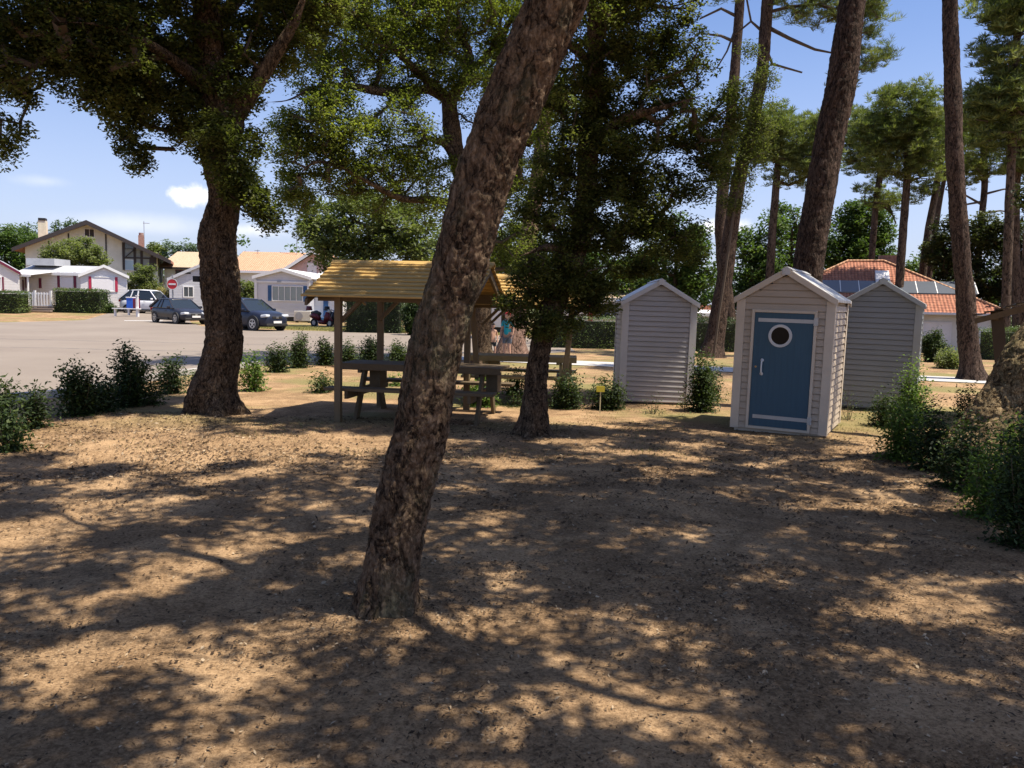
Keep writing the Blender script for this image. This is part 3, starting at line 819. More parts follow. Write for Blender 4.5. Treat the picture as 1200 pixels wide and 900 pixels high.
r, W = gable_house('mobile_home', 'grey mobile home with a small square window behind the no-entry sign', 'mobile home', 199, 272, Y, 7, 0, 2.75, 3.75, M_cladg, M_cladg, 'y', group=grp, trim=M_cladg, yaw=R(21))
window(r, lx(221, Y, r), lz(342, 221, Y, r), .62, .66, 0, bars=1)
MB().b2(lx(220, Y, r)-.15, lx(220, Y, r)+.25, -.04, -.004, lz(321, 220, Y, r), lz(319.5, 220, Y, r)).build('vent', M_dark, r)
Y = 56
r, W = gable_house('mobile_home', 'pale mobile home with blue shutters either side of a wide window', 'mobile home', 300, 362, Y, 9, .02, 3.0, 3.5, M_cladl, M_white, 'y', group=grp, ov=.2)
window(r, lx(337, Y, r), lz(344, 337, Y, r), 2.0, .92, 0, bars=4, glass=glassmat('pale_green_glass', (.26, .30, .29), .2), shut=M_blue, sw=.24)  # pane given a pale grey-green base colour
MB().b2(-W-.02, W+.02, -.07, -.004, 2.62, 2.74).build('trim_rail', M_white, r)
for s_ in (-1, 1): MB().b2(s_*W-.09, s_*W+.09, -.08, -.004, .3, 2.8).build('corner_trim', M_white, r)
MB().b2(lx(325, Y, r), lx(330, Y, r), -.08, -.02, lz(331, 327, Y, r), lz(329, 327, Y, r)).build('vent', M_steel, r)
Y = 57.5
r, W = gable_house('mobile_home', 'white mobile home with a blue door partly behind the golden shelter roof', 'mobile home', 363, 402, Y, 8, 0, 2.85, 3.5, M_cladw, M_white, 'x', group=grp)
window(r, lx(372, Y, r), 2.0, .45, .6, 0, bars=0, shut=M_blue, sw=.14)
MB().b2(lx(379, Y, r), lx(384.5, Y, r), -.05, -.004, .4, 2.55).build('door', M_blue, r)
MB().b2(lx(368, Y, r), lx(390, Y, r), -1.6, -.06, .05, .35).build('step_deck', M_blue, r)
Y = 44
r, W = gable_house('mobile_home', 'white mobile home glimpsed behind the children at the far tree', 'mobile home', 546, 604, Y, 6, 0, 2.4, 2.9, M_cladw, M_metalroof, 'x', group=grp)
MB().b2(lx(572, Y, r), lx(576, Y, r), -.05, -.004, .5, 2.1).build('door', M_glass, r)
Y = 48
r, W = gable_house('mobile_home', 'white mobile home behind the clipped hedge, seen under the ivy-clad oak', 'mobile home', 655, 745, Y, 5, -.2, 2.0, 2.6, M_cladw, M_tile_y, 'x', group=grp)
MB().b2(lx(690, Y, r), lx(695, Y, r), -.05, -.004, .5, 2.0).build('door', M_red, r)
window(r, lx(716, Y, r), 1.5, 1.3, .8, 0, bars=1)
Y = 55
r, W = gable_house('mobile_home', 'low white mobile home seen between the pale grey hut and the twin pines', 'mobile home', 806, 880, Y, 5, -.7, 1.2, 1.6, M_cladw, M_board, 'x', group=grp, ov=.3)
window(r, lx(819, Y, r), 1.2, .9, .7, 0, bars=1); MB().b2(lx(825, Y, r), lx(860, Y, r), 1, 4, 2.2, 2.5).build('roof_panel', M_tile_r, r)
p = A(354, 376, 54.6)
r = empty('air_conditioner', (p.x, 54.8, 0), 'beige air conditioning box standing outside the blue-shuttered mobile home', 'air conditioner')
MB().b2(-.55, .55, -.2, .3, .15, .80).build('casing', plain('beige_metal', (.55, .52, .46), .5), r, bevel=.02)
mb = MB(); mb.disc((-.2, -.21, .47), .25, (0, 1, 0), .02, 20); mb.build('fan_grille', M_steel, r)
for x in (-.4, .4): MB().b2(x-.05, x+.05, -.15, .25, -.02, .15).build('foot', M_black, r)
p = A(370, 380, 50); r = empty('leaning_board', (p.x, 50, 0), 'pale pink board standing beside the red scooter', 'board')
MB().box((0, 0, .38), (.30, .05, .80), Matrix.Rotation(R(8), 3, 'X')).build('panel', plain('pink_board', (.62, .48, .44), .7), r, bevel=.02)
MB().box((0, .16, .3), (.06, .04, .7), Matrix.Rotation(R(-20), 3, 'X')).build('prop', M_twig, r)

# half-timbered house
Y = 85
def wx(px): return A(px, 300, Y).x
def wz(px, py): return A(px, py, Y).z
c = wx(104); r = empty('house', (c, Y, .3), 'large cream half-timbered house with a broad gable at the left', 'house', 'houses in the background', R(20)); r.scale = (.93, 1, 1)
zz = lambda px, py: wz(px, py)-.3
xl, xr_, xp = wx(34)-c, wx(182)-c, 0
zl, zr, zp = zz(34, 291), zz(182, 299), zz(104, 263)
MB().prism([(xl, 0), (xr_, 0), (xr_, zr), (0, zp), (xl, zl)], 'y', 0, 12).build('wall', M_render, r)
sl1 = (zp-zl)/(-xl); sl2 = (zp-zr)/xr_
mb = MB(); e = xl-1.0; mb.prism([(0, zp+.02), (e, zp-sl1*-e), (e, zp-sl1*-e+.28), (0, zp+.35)], 'y', -1.2, 13); mb.build('roof', M_tile_r, r)
mb = MB(); e2 = xr_+1.6; mb.prism([(0, zp+.02), (e2, zp-sl2*e2), (e2, zp-sl2*e2+.28), (0, zp+.35)], 'y', -1.2, 13); mb.build('roof', M_tile_r, r)
mb = MB(); mb.prism([(0, zp-.12), (e, zp-sl1*-e-.12), (e, zp-sl1*-e+.27), (0, zp+.34)], 'y', -1.28, -1.205); mb.prism([(0, zp-.12), (e2, zp-sl2*e2-.12), (e2, zp-sl2*e2+.27), (0, zp+.34)], 'y', -1.281, -1.206); mb.build('bargeboard', M_timber, r)
for px in (60, 82, 124, 106): 
    x = wx(px)-c; MB().b2(x-.07, x+.07, -.06, -.003, 3.6 if px != 106 else 6.6, min(zp-sl1*abs(x), zp-sl2*abs(x))-.15 if px != 106 else 7.0).build('timber', M_timber, r)
x0, x1 = wx(144)-c, wx(182)-c
grey = plain('grey_infill', (.26, .28, .27), .7); MB().prism([(x0, zz(150, 317)), (x1, zz(150, 317)), (x1, zp-sl2*x1-.1), (x0, zp-sl2*x0-.1)], 'y', -.05, -.004).build('timber_panel', grey, r)
for px in (144, 157, 165, 177): x = wx(px)-c; MB().b2(x-.13, x+.13, -.12, -.052, zz(150, 316), zp-sl2*x-.15).build('timber', M_timber, r)
x = wx(178)-c; MB().b2(x-.35, x+.4, -.10, -.053, zz(180, 316), zp-sl2*x-.3).build('shutter', M_timber, r)
MB().b2(x0, x1, -.125, -.055, zz(150, 302), zz(150, 300.5)).build('timber', M_timber, r)
mb = MB(); mb.bar((wx(146)-c, -.09, zz(150, 301)), (wx(157)-c, -.09, zz(150, 291)), .08, .18, Vector((0, 1, 0))); mb.build('timber', M_timber, r)
window(r, wx(150.5)-c, zz(150, 310), .85, 1.0, -.05, bars=0, glass=glassmat('sky_glass', (.35, .45, .55)))
window(r, wx(105.5)-c, zz(105, 273), .9, .75, 0, bars=1, frame=M_board, glass=M_timber)
window(r, wx(151)-c, zz(150, 287), .9, .6, -.05, bars=0, frame=M_timber)
xs_ = wx(51)-c; ch = MB(); ch.b2(xs_-.4, xs_+.4, 1, 1.9, 4.5, zz(51, 259)); o = ch.build('chimney', M_cream, r); MB().b2(xs_-.35, xs_+.35, .95, 1.95, zz(51, 259), zz(51, 256)).build('chimney_cap', M_dark, o)
xs_ = wx(162)-c; ch = MB(); ch.b2(xs_-.3, xs_+.3, 3, 3.7, 4.5, zz(162, 272)); o = ch.build('chimney', M_brick, r); MB().disc((xs_, 3.35, zz(162, 270.5)), .26, (0, 0, 1), .3, 12).build('chimney_pot', M_brick, o)
mb = MB(); xa = wx(165.5)-c; mb.bar((xa, 3.4, 5), (xa, 3.4, zz(165, 254)), .06); mb.bar((xa-.1, 3.4, zz(165, 256.5)), (xa+.6, 3.4, zz(165, 256.5)), .05)
for q in range(4): mb.bar((xa+.02+q*.15, 3.2, zz(165, 256.5)), (xa+.02+q*.15, 3.6, zz(165, 256.5)), .025)
mb.build('antenna', M_steel, r)
for py, h in ((318, .7), (307, 1.2)):  # windows on the right side wall
    MB().b2(xr_+.004, xr_+.06, 3, 4.2, zz(182, py)-h/2, zz(182, py)+h).build('shutter', M_timber, r)
MB().b2(xr_+.004, xr_+.06, 6.4, 7.4, zz(182, 318), zz(182, 303)).build('shutter', M_maroon, r)
# annex with sandy tiles behind the sign
r, W = gable_house('house', 'sandy-tiled low house between the half-timbered house and the grey mobile home', 'house', 193, 226, 92, 10, .3, 4.8, 6.6, M_render, M_tile_y, 'x', group='houses in the background', ov=.5, trim=M_timber, skirt=False)
window(r, .2, 3.6, .9, 1.0, 0, frame=M_maroon)
# orange roofed house
r, W = gable_house('house', 'orange-tiled house with pink gable behind the blue-shuttered mobile home', 'house', 272, 345, 78, 9, 0, 4.15, 6.0, M_renderw, M_tile_o, 'x', group='houses in the background', ov=.4, trim=M_board, skirt=False)
x0 = lx(352, 76.5, r); mb = MB(); wd = 2.9
mb = MB(); P_, E_ = 5.9, 3.9
ox = lx(366, 76, r)
MB().prism([(ox-wd, 0), (ox+wd, 0), (ox+wd, E_), (ox, P_-.15), (ox-wd, E_)], 'y', -1.5, 8).build('gable_wall', M_pink, r)
for s_ in (-1, 1):
    MB().prism([(ox, P_), (ox+s_*(wd+.5), E_-.25), (ox+s_*(wd+.5), E_-.08), (ox, P_+.17)], 'y', -2, 8).build('roof', M_tile_o, r)
    MB().prism([(ox, P_-.15), (ox+s_*(wd+.5), E_-.4), (ox+s_*(wd+.5), E_-.07), (ox, P_+.18)], 'y', -2.08, -2.005).build('bargeboard', M_white, r)
window(r, ox-.15, 4.2, .75, 1.3, -1.5, bars=0, glass=M_board, frame=M_board)
mb = MB(); xa = lx(335, 78, r); mb.bar((xa, 4, 5.5), (xa, 4, 10.4), .05); mb.bar((xa-.4, 4, 7.7), (xa+.5, 4, 7.7), .04); mb.build('antenna', M_steel, r)
xa = lx(287, 78, r); mb = MB(); mb.bar((xa, 4, 5.3), (xa, 4, 6.3), .04); mb.bar((xa-.3, 4, 6.2), (xa+.2, 4, 6.2), .05); mb.build('antenna', M_steel, r)

# red tiled bungalow at the right, hip roof with solar panels
Yh = 46; zb = -.62
pc = A(1005, 305, Yh+5); 
r = empty('house', (A(1012, 350, Yh+5).x, Yh+5, zb), 'bungalow with red tiled hip roof and solar panels behind the huts', 'house', 'houses in the background', R(-17))
hw, hd = 6.9, 5.0; E_ = 2.28; P_ = A(1005, 306, Yh+5).z-zb
MB().b2(-hw+.5, hw-.5, -hd+.5, hd-.5, 0, E_-.02).build('wall', M_renderw, r)
rd = 1.0
vs = [(-hw, -hd, E_), (hw, -hd, E_), (hw, hd, E_), (-hw, hd, E_), (-rd, 0, P_), (rd, 0, P_)]
mb = MB(); mb.add(vs+[(a, b, c_-.02) for a, b, c_ in vs[:4]], [(0, 1, 5, 4), (1, 2, 5), (2, 3, 4, 5), (3, 0, 4), (0, 1, 7, 6), (1, 2, 8, 7), (2, 3, 9, 8), (3, 0, 6, 9), (6, 7, 8, 9)])
rf = mb.build('roof', M_tile_r, r)
mb = MB()
for a, b in ((0, 4), (1, 5), (2, 5), (3, 4), (4, 5)): mb.tube([Vector(vs[a])+Vector((0, 0, .03)), Vector(vs[b])+Vector((0, 0, .05))], .07, 6)
mb.build('ridge_tiles', M_tile_o, rf)
for a, b in (((-hw, -hd-.05), (hw, -hd-.05)), ((hw+.05, -hd), (hw+.05, hd))): MB().bar((a[0], a[1], E_-.06), (b[0], b[1], E_-.06), .11, .13).build('gutter', M_board, r)
def onroof(u, v, lift):   # u along x, v 0 eave..1 ridge on the near slope
    return Vector((u, -hd+hd*v, E_+(P_-E_)*v+lift))
for i in range(9):
    if i == 4: continue
    u0 = -3.6+i*1.02; MB().add([onroof(u0, .33, .08), onroof(u0+.96, .33, .08), onroof(u0+.96, .56, .08), onroof(u0, .56, .08), onroof(u0, .33, .02), onroof(u0+.96, .33, .02), onroof(u0+.96, .56, .02), onroof(u0, .56, .02)],
        [(0, 1, 2, 3), (0, 4, 5, 1), (1, 5, 6, 2), (2, 6, 7, 3), (3, 7, 4, 0), (4, 7, 6, 5)]).build('solar_panel', M_panel, rf)
    MB().add([onroof(u0+.965, .33, .09), onroof(u0+1.01, .33, .09), onroof(u0+1.01, .56, .09), onroof(u0+.965, .56, .09)], [(0, 1, 2, 3)]).build('panel_rail', M_white, rf)
MB().add([onroof(.35, .32, .05), onroof(1.1, .32, .05), onroof(1.1, .62, .05), onroof(.35, .62, .05), onroof(.35, .36, .3), onroof(1.1, .36, .3), onroof(1.1, .66, .4), onroof(.35, .66, .4)],
    [(0, 1, 5, 4), (1, 2, 6, 5), (2, 3, 7, 6), (3, 0, 4, 7), (4, 5, 6, 7)]).build('skylight', M_board, rf)
MB().b2(.9, 1.9, 1.2, 2.0, E_, P_+.45).build('chimney', M_brick, rf); MB().b2(1.9, 2.25, 1.25, 1.95, E_, P_+.4).build('chimney', M_cream, rf)
for x, w, h in ((3.4, 1.3, 1.2), (5.4, 1.0, 1.9), (-2, 1.4, 1.1)): window(r, x, 1.1 if h < 1.5 else 1.0, w, h, -hd+.5, bars=1, frame=M_board, glass=M_board)

# ------------------------------------------------------------------ white gate and fence in front of the left homes
def fence(label, p0, p1, h=1.0):
    p0, p1 = Vector(p0), Vector(p1); d = p1-p0; L = d.length; yaw = math.atan2(d.y, d.x)
    r = empty('picket_fence', p0, label, 'fence', None, yaw)
    for x in np.linspace(0, L, 3): MB().b2(x-.06, x+.06, -.06, .06, -.05, h+.12).build('post', M_white, r)
    mb = MB(); mb.b2(.06, L-.06, -.02, .02, .15, .23); mb.b2(.06, L-.06, -.02, .02, h-.15, h-.05); mb.build('rail', M_white, r)
    mb = MB()
    for x in np.arange(.16, L-.1, .2): mb.b2(x-.045, x+.045, -.045, -.022, .05, h)
    mb.build('pickets', M_white, r); return r
a = A(23, 361, 58); b = A(60, 361, 58); fence('white picket gate and steps before the long low mobile home', (a.x, 58, .55), (b.x, 58, .55), 1.1)
r = empty('steps', ((a.x+b.x)/2+.4, 57.6, .3), 'wooden steps below the white picket gate', 'steps')
for i in range(3): MB().b2(-.8, 1.2, -.3*(i+1)+.3, -.3*i+.3, .36-.14*i-.05, .40-.14*i).build('tread', plain('grey_step', (.3, .24, .2), .8), r)
MB().b2(-.75, 1.15, .0, .3, 0, .28).build('frame', M_dark, r)
# blue bin store
p = A(155, 350, 56); r = empty('bin', (p.x, 56, .3), 'blue and maroon bin beside the white mobile home and van', 'bin')
MB().b2(-.32, .1, -.2, .25, .35, 1.1).build('body', plain('bright_blue', (.03, .13, .60), .4), r, bevel=.02); MB().b2(.1, .42, -.18, .25, .35, 1.05).build('side_box', M_maroon, r, bevel=.02); MB().b2(-.35, .12, -.22, .27, 1.1, 1.17).build('lid', M_white, r, bevel=.01)
for x in (-.25, .32): MB().b2(x-.04, x+.04, -.1, .1, -.1, .35).build('foot', M_white, r)
p = A(160, 366, 54); q = A(137, 366, 55); r = empty('bench', ((p.x+q.x)/2, 54.5, .25), 'low white rail bench before the white mobile home', 'bench')
MB().b2(-.9, .9, -.15, .15, .42, .48).build('seat', M_white, r)
for x in (-.75, .75): MB().b2(x-.04, x+.04, -.1, .1, -.1, .42).build('leg', M_white, r)
p = A(161, 366, 54.5); r = empty('gate_post', (p.x, 54.5, .2), 'tall white post between the bin and the van', 'post'); MB().b2(-.07, .07, -.07, .07, -.1, 1.35).build('post', M_white, r, bevel=.01); MB().b2(-.09, .09, -.09, .09, 1.35, 1.40).build('cap', M_white, r)

# no entry sign
p = A(203, 375, 50); r = empty('no_entry_sign', (p.x, 50, 0), 'round red no-entry sign on a grey pole above the dark hatchback', 'road sign')
MB().tube([(0, 0, -.1), (0, 0, 2.9)], .045, 10).build('pole', M_steel, r)
zc = A(203, 333, 50).z
mb = MB().disc((0, -.06, zc), .30, (0, 1, 0), .012, 32); o = mb.build('disc', plain('sign_red', (.55, .02, .03), .4, var=.05), r)
MB().disc((0, -.067, zc), .325, (0, 1, 0), .01, 32, .30).build('rim', M_white, o); MB().b2(-.215, .215, -.075, -.067, zc-.05, zc+.05).build('bar', M_white, o)
MB().disc((0, -.05, zc), .31, (0, 1, 0), .008, 32).build('back_plate', M_steel, o)

# ------------------------------------------------------------------ cars
def carpaint(name, c):
    mt, nt, bs, out = newmat(name); bs.inputs['Base Color'].default_value = (*c, 1); bs.inputs['Roughness'].default_value = .3
    bs.inputs['Coat Weight'].default_value = .15; bs.inputs['Specular IOR Level'].default_value = .3; bs.inputs['Coat Roughness'].default_value = .06
    n = noise(nt, coords(nt), 2, 6); r_ = ramp(nt, n, [(.3, (.25,)*3), (.7, (.4,)*3)]); nt.links.new(r_.outputs[0], bs.inputs['Roughness']); return mt
def car(name, label, loc, yaw, paint, L=4.3, W=1.77, H=1.46, belt=.92, hood=.80, cabin=(-2.0, 1.0), ws=.85, rs=.85, wr=.32, boxy=0):
    """front is +x"""
    r = empty(name, loc, label, 'car', 'vehicles parked across the road', yaw)
    hl = L/2; hw = W/2
    st = [(-hl, .70, .42, belt-.22), (-hl+.06, .86, .28, belt-.04), (-hl+.35, .96, .20, belt+.03), (-1.3, 1.0, .18, belt+.02), (0, 1.0, .17, belt), (1.0, 1.0, .18, belt-.01), (1.25, .99, .19, hood+.07),
          (hl-.45, .95, .19, hood-.02), (hl-.12, .86, .22, hood-.12), (hl, .66, .30, hood-.26)]
    V = []; n = 12
    for x, w, z0, z1 in st:
        w *= hw; h = z1-z0
        sec = [(0, z0), (w*.8, z0), (w*.97, z0+.1*h), (w, z0+.45*h), (w*.985, z0+.75*h), (w*.93, z0+.94*h), (w*.72, z1)]
        full = sec+[(0, z1+.025)]+[(-a, b) for a, b in sec[:0:-1]]
        V.append([(x, a, b) for a, b in full])
    n = len(V[0]); vs = [p for s_ in V for p in s_]; fs = [(i*n+k, i*n+(k+1) % n, (i+1)*n+(k+1) % n, (i+1)*n+k) for i in range(len(st)-1) for k in range(n)]
    fs += [tuple(range(n)), tuple((len(st)-1)*n+k for k in reversed(range(n)))]
    MB().add(vs, fs).build('body', paint, r, smooth=True, sub=1)
    c0, c1 = cabin; rz = H-.05; tw = hw*.70; bw = hw*.93
    bx = [(c0, belt-.03), (c0+rs*.9, rz), (c1-ws, rz), (c1+.02, belt-.05)]
    # glasshouse (dark glass), roof and pillars in body colour
    g = [(bx[0][0]+.05, bw, bx[0][1]), (bx[1][0], tw, rz), (bx[2][0], tw, rz), (bx[3][0]-.02, bw, bx[3][1])]
    vs = [(x, y, z) for x, y, z in g]+[(x, -y, z) for x, y, z in g]
    MB().add(vs, [(0, 1, 2, 3), (7, 6, 5, 4), (0, 4, 5, 1), (1, 5, 6, 2), (2, 6, 7, 3), (0, 3, 7, 4)]).build('windows', M_carglass, r, bevel=.03)
    rx0, rx1 = bx[1][0], bx[2][0]; mid = (rx0+rx1)/2
    vs = []; 
    for x, s_, dz in ((rx0-.05, .96, -.03), (rx0+.15, 1.02, .02), (mid, 1.04, .045), (rx1-.15, 1.02, .025), (rx1+.06, .95, -.025)):
        vs += [(x, -tw*s_-.02, rz+dz-.045), (x, -tw*s_*.8, rz+dz+.005), (x, 0, rz+dz+.02), (x, tw*s_*.8, rz+dz+.005), (x, tw*s_+.02, rz+dz-.045), (x, 0, rz-.03)]
    fs = [(i*6+k, i*6+(k+1) % 6, (i+1)*6+(k+1) % 6, (i+1)*6+k) for i in range(4) for k in range(6)]+[tuple(range(6)), tuple(24+k for k in range(6))]
    MB().add(vs, fs).build('roof', paint, r, smooth=True)
    for s_ in (-1, 1):
        mb = MB(); mb.bar((rx1, s_*(tw+.015), rz-.02), (bx[3][0], s_*(bw+.005), belt-.04), .05, .06); mb.build('pillar', paint, r); mb = MB(); mb.bar((rx0, s_*(tw+.015), rz-.02), (bx[0][0]+.03, s_*(bw+.005), belt), .12, .10); mb.build('pillar', paint, r); mb = MB()
        xm = mid-.05; mb.bar((xm, s_*(tw+.018), rz-.02), (xm, s_*(bw+.01), belt), .09, .03, up=Vector((0, 1, 0))); mb.build('pillar', paint, r); mb = MB()
        xm = rx0+.35; mb.bar((xm, s_*(tw+.018), rz-.02), (xm-.15, s_*(bw+.01), belt), .07, .03, up=Vector((0, 1, 0))); mb.build('pillar', paint, r)
        MB().box((c1-.28, s_*(hw+.09), belt+.04), (.12, .18, .13)).build('mirror', paint, r, bevel=.03)
        MB().box((hl-.20, s_*hw*.66, hood-.19), (.34, .36, .14), Matrix.Rotation(R(-8), 3, 'Y') @ Matrix.Rotation(-s_*R(18), 3, 'Z')).build('headlight', plain_('headlight_lens', (.6, .62, .64), .1), r, bevel=.04)
        MB().box((-hl+.10, s_*hw*.72, belt-.12), (.14, .30, .16)).build('tail_light', plain_('tail_lens', (.4, .02, .02), .2), r, bevel=.03)
        MB().box((mid, s_*(hw-.003), .30), (2.0, .03, .09)).build('sill', M_black, r)
        MB().box((.1, s_*(hw+.004), belt-.16), (.16, .02, .025)).build('door_handle', M_black, r)
        for x in (-L*.305, L*.315):
            w_ = MB().disc((x, s_*(hw-.10), wr), wr, (0, 1, 0), .20, 28).build('wheel', M_rubber, r, bevel=.03)
            MB().disc((x, s_*(hw-.04), wr), wr+.05, (0, 1, 0), .09, 28).build('wheel_arch', M_dark, r)
            mb = MB(); mb.disc((x, s_*(hw+.006), wr), wr*.66, (0, 1, 0), .02, 24, wr*.56); mb.disc((x, s_*(hw+.006), wr), wr*.16, (0, 1, 0), .03, 12)
            for k in range(5):
                t = k*2*math.pi/5+.3; mb.bar((x+math.cos(t)*wr*.12, s_*(hw+.006), wr+math.sin(t)*wr*.12), (x+math.cos(t)*wr*.6, s_*(hw+.006), wr+math.sin(t)*wr*.6), .02, .055, up=Vector((math.sin(t), 0, -math.cos(t))))
            mb.build('rim', plain_('alloy', (.55, .55, .56), .3, .7), w_)
    fx = hl-.02
    MB().box((fx-.015, 0, hood-.26), (.07, W*.34, .13)).build('grille', M_black, r, bevel=.02)
    MB().box((fx+.025, 0, hood-.26), (.02, .14, .09)).build('badge', plain_('chrome', (.7, .7, .7), .15, .9), r, bevel=.02)
    MB().box((fx-.05, 0, .30), (.14, W*.74, .13)).build('lower_grille', M_black, r, bevel=.03)
    MB().box((fx+.03, 0, .44), (.02, .50, .11)).build('number_plate', M_white, r)
    return r
_pc = {}
def plain_(n_, c, ro, me=0):
    if n_ not in _pc: _pc[n_] = plain(n_, c, ro, me, var=.05)
    return _pc[n_]
p1 = G(210, 379); car('parked_car', 'dark hatchback parked left of the thick ivy-topped oak trunk', (p1.x, p1.y, .012), R(-42), carpaint('charcoal_paint', (.022, .022, .03)), L=4.2, H=1.46)
p2 = G(292, 386.5); car('parked_car', 'dark blue SUV parked right of the thick ivy-topped oak trunk', (p2.x, p2.y, .012), R(-33), carpaint('navy_paint', (.018, .022, .04)), L=4.2, H=1.58, belt=.98, hood=.92, wr=.35, rs=.4)
p3 = A(176, 363, 60); car('parked_van', 'white car half hidden behind the dark hatchback and the bin', (p3.x, 60, .25), R(-8), carpaint('white_car_paint', (.75, .75, .76)), L=4.0, H=1.75, belt=1.05, hood=.95, ws=.6)

# scooters
def scooter(label, loc, yaw, paint):
    r = empty('scooter', loc, label, 'scooter', 'scooters', yaw)
    for x in (-.58, .60):
        w_ = MB().disc((x, 0, .24), .24, (0, 1, 0), .11, 24, .13).build('wheel', M_rubber, r, bevel=.03); MB().disc((x, 0, .24), .13, (0, 1, 0), .06, 18).build('rim', M_steel, w_)
    MB().tube([(-.85, 0, .62), (-.6, 0, .66), (-.3, 0, .60), (-.15, 0, .42)], [.09, .19, .20, .12], 12).build('rear_body', paint, r, smooth=True)
    MB().tube([(-.15, 0, .30), (.30, 0, .28)], .13, 10).build('floorboard', paint, r, smooth=True)
    MB().tube([(.30, 0, .28), (.42, 0, .55), (.46, 0, .88)], [.13, .20, .13], 12).build('front_shield', paint, r, smooth=True)
    MB().tube([(-.75, 0, .80), (-.4, 0, .83), (-.1, 0, .76)], [.10, .14, .10], 10).build('seat', M_black, r, smooth=True)
    mb = MB(); mb.tube([(.46, -.32, 1.02), (.50, -.1, .98), (.50, .1, .98), (.46, .32, 1.02)], .02, 8); mb.tube([(.60, 0, .3), (.5, 0, .98)], .03, 8); mb.build('handlebar', M_black, r)
    MB().tube([(.48, 0, .93), (.60, 0, .93)], [.10, .07], 12).build('headlight', plain_('headlight_lens', (.6, .62, .64), .1), r)
    MB().tube([(.40, 0, .50), (.60, 0, .53), (.80, 0, .38)], [.07, .08, .05], 10).build('front_mudguard', paint, r, smooth=True)
    MB().tube([(-.95, 0, .95), (-.95, 0, 1.2)], [.19, .15], 14).build('top_box', paint, r, bevel=.02, smooth=True)
    return r
p = A(377, 383, 48); scooter('deep red scooter with a top box beside the pale board', (p.x, 48, 0), R(-28), carpaint('maroon_scooter', (.12, .012, .02)))
p = A(389, 383, 48.6); scooter('black scooter behind the left post of the golden shelter', (p.x, 48.6, 0), R(-60), carpaint('black_scooter', (.02, .02, .024)))

# ------------------------------------------------------------------ people (two children under the far trees)
M_skin = plain('skin', (.50, .28, .19), .5, var=.06); M_hair = plain('dark_hair', (.03, .018, .012), .6)
def body(name, J, E, rad, mat, parent):
    me = bpy.data.meshes.new(name); me.from_pydata([tuple(v) for v in J], E, []); o = bpy.data.objects.new(name, me); COL.objects.link(o)
    o.modifiers.new('skin', 'SKIN'); 
    for i, q in enumerate(me.skin_vertices[0].data): q.radius = (rad[i], rad[i]); q.use_root = (i == 0)
    o.modifiers.new('sub', 'SUBSURF').render_levels = 2; me.materials.append(mat); o.parent = parent; return o
def child(label, loc, yaw, s, shirt, shorts, hat=None):
    r = empty('person', loc, label, 'person', None, yaw); r.scale = (s, s, s)
    J = [(0, 0, .88), (0, 0, 1.05), (0, .01, 1.28), (0, .01, 1.42), (0, -.01, 1.50),
         (-.17, .01, 1.38), (-.23, -.03, 1.10), (-.20, -.16, .88), (.17, .01, 1.38), (.24, .02, 1.10), (.23, -.08, .86),
         (-.09, 0, .84), (-.10, -.02, .47), (-.11, .02, .08), (-.12, -.12, .03), (.09, 0, .84), (.11, -.05, .47), (.12, .04, .08), (.13, -.10, .03), (-.19, -.22, .82), (.22, -.12, .78)]
    E = [(0, 1), (1, 2), (2, 3), (3, 4), (2, 5), (5, 6), (6, 7), (2, 8), (8, 9), (9, 10), (0, 11), (11, 12), (12, 13), (13, 14), (0, 15), (15, 16), (16, 17), (17, 18), (7, 19), (10, 20)]
    rad = [.13, .12, .13, .055, .055, .055, .042, .032, .055, .042, .032, .085, .06, .042, .035, .085, .06, .042, .035, .03, .03]
    b = body('body', J, E, rad, M_skin, r)
    bm = bmesh.new(); bmesh.ops.create_uvsphere(bm, u_segments=20, v_segments=14, radius=.11)
    for v in bm.verts:
        v.co.z *= 1.18; v.co.x *= .88
        if v.co.y < -.09 and abs(v.co.x) < .02 and abs(v.co.z) < .03: v.co.y -= .02
    me = bpy.data.meshes.new('head'); bm.to_mesh(me); bm.free(); me.materials.append(M_skin); h = bpy.data.objects.new('head', me); COL.objects.link(h); h.parent = r; h.location = (0, -.01, 1.60)
    bm = bmesh.new(); bmesh.ops.create_uvsphere(bm, u_segments=20, v_segments=14, radius=.122)
    for v in bm.verts:
        v.co.z = max(v.co.z*1.15, -.04 if v.co.y > 0 else .035); v.co.x *= .92
    me = bpy.data.meshes.new('hair'); bm.to_mesh(me); bm.free(); me.materials.append(hat or M_hair); h = bpy.data.objects.new('cap' if hat else 'hair', me); COL.objects.link(h); h.parent = r; h.location = (0, 0, 1.615)
    if shirt:
        body('shirt', [(0, 0, .86), (0, 0, 1.05), (0, .01, 1.28), (-.17, .01, 1.38), (-.23, -.02, 1.18), (.17, .01, 1.38), (.24, .02, 1.18), (0, .01, 1.38)], [(0, 1), (1, 2), (2, 7), (7, 3), (3, 4), (7, 5), (5, 6)], [.15, .14, .145, .07, .06, .07, .06, .09], shirt, r)
    body('shorts', [(0, 0, .90), (-.09, 0, .80), (-.105, -.01, .56), (.09, 0, .80), (.11, -.03, .56)], [(0, 1), (1, 2), (0, 3), (3, 4)], [.145, .105, .09, .105, .09], shorts, r)
    return r
p = G(577, 420); child('bare-chested child with dark hair and dark shorts near the far shelter', (p.x, p.y, 0), R(20), .60, None, plain('dark_shorts', (.02, .025, .03), .8))
p = G(594, 421.5); child('child in a turquoise shirt and red cap behind the slanting shelter post', (p.x, p.y, 0), R(-30), .80, plain('turquoise_cloth', (.02, .35, .42), .8), plain('grey_shorts', (.12, .13, .15), .8), plain('red_cap', (.55, .04, .05), .7))
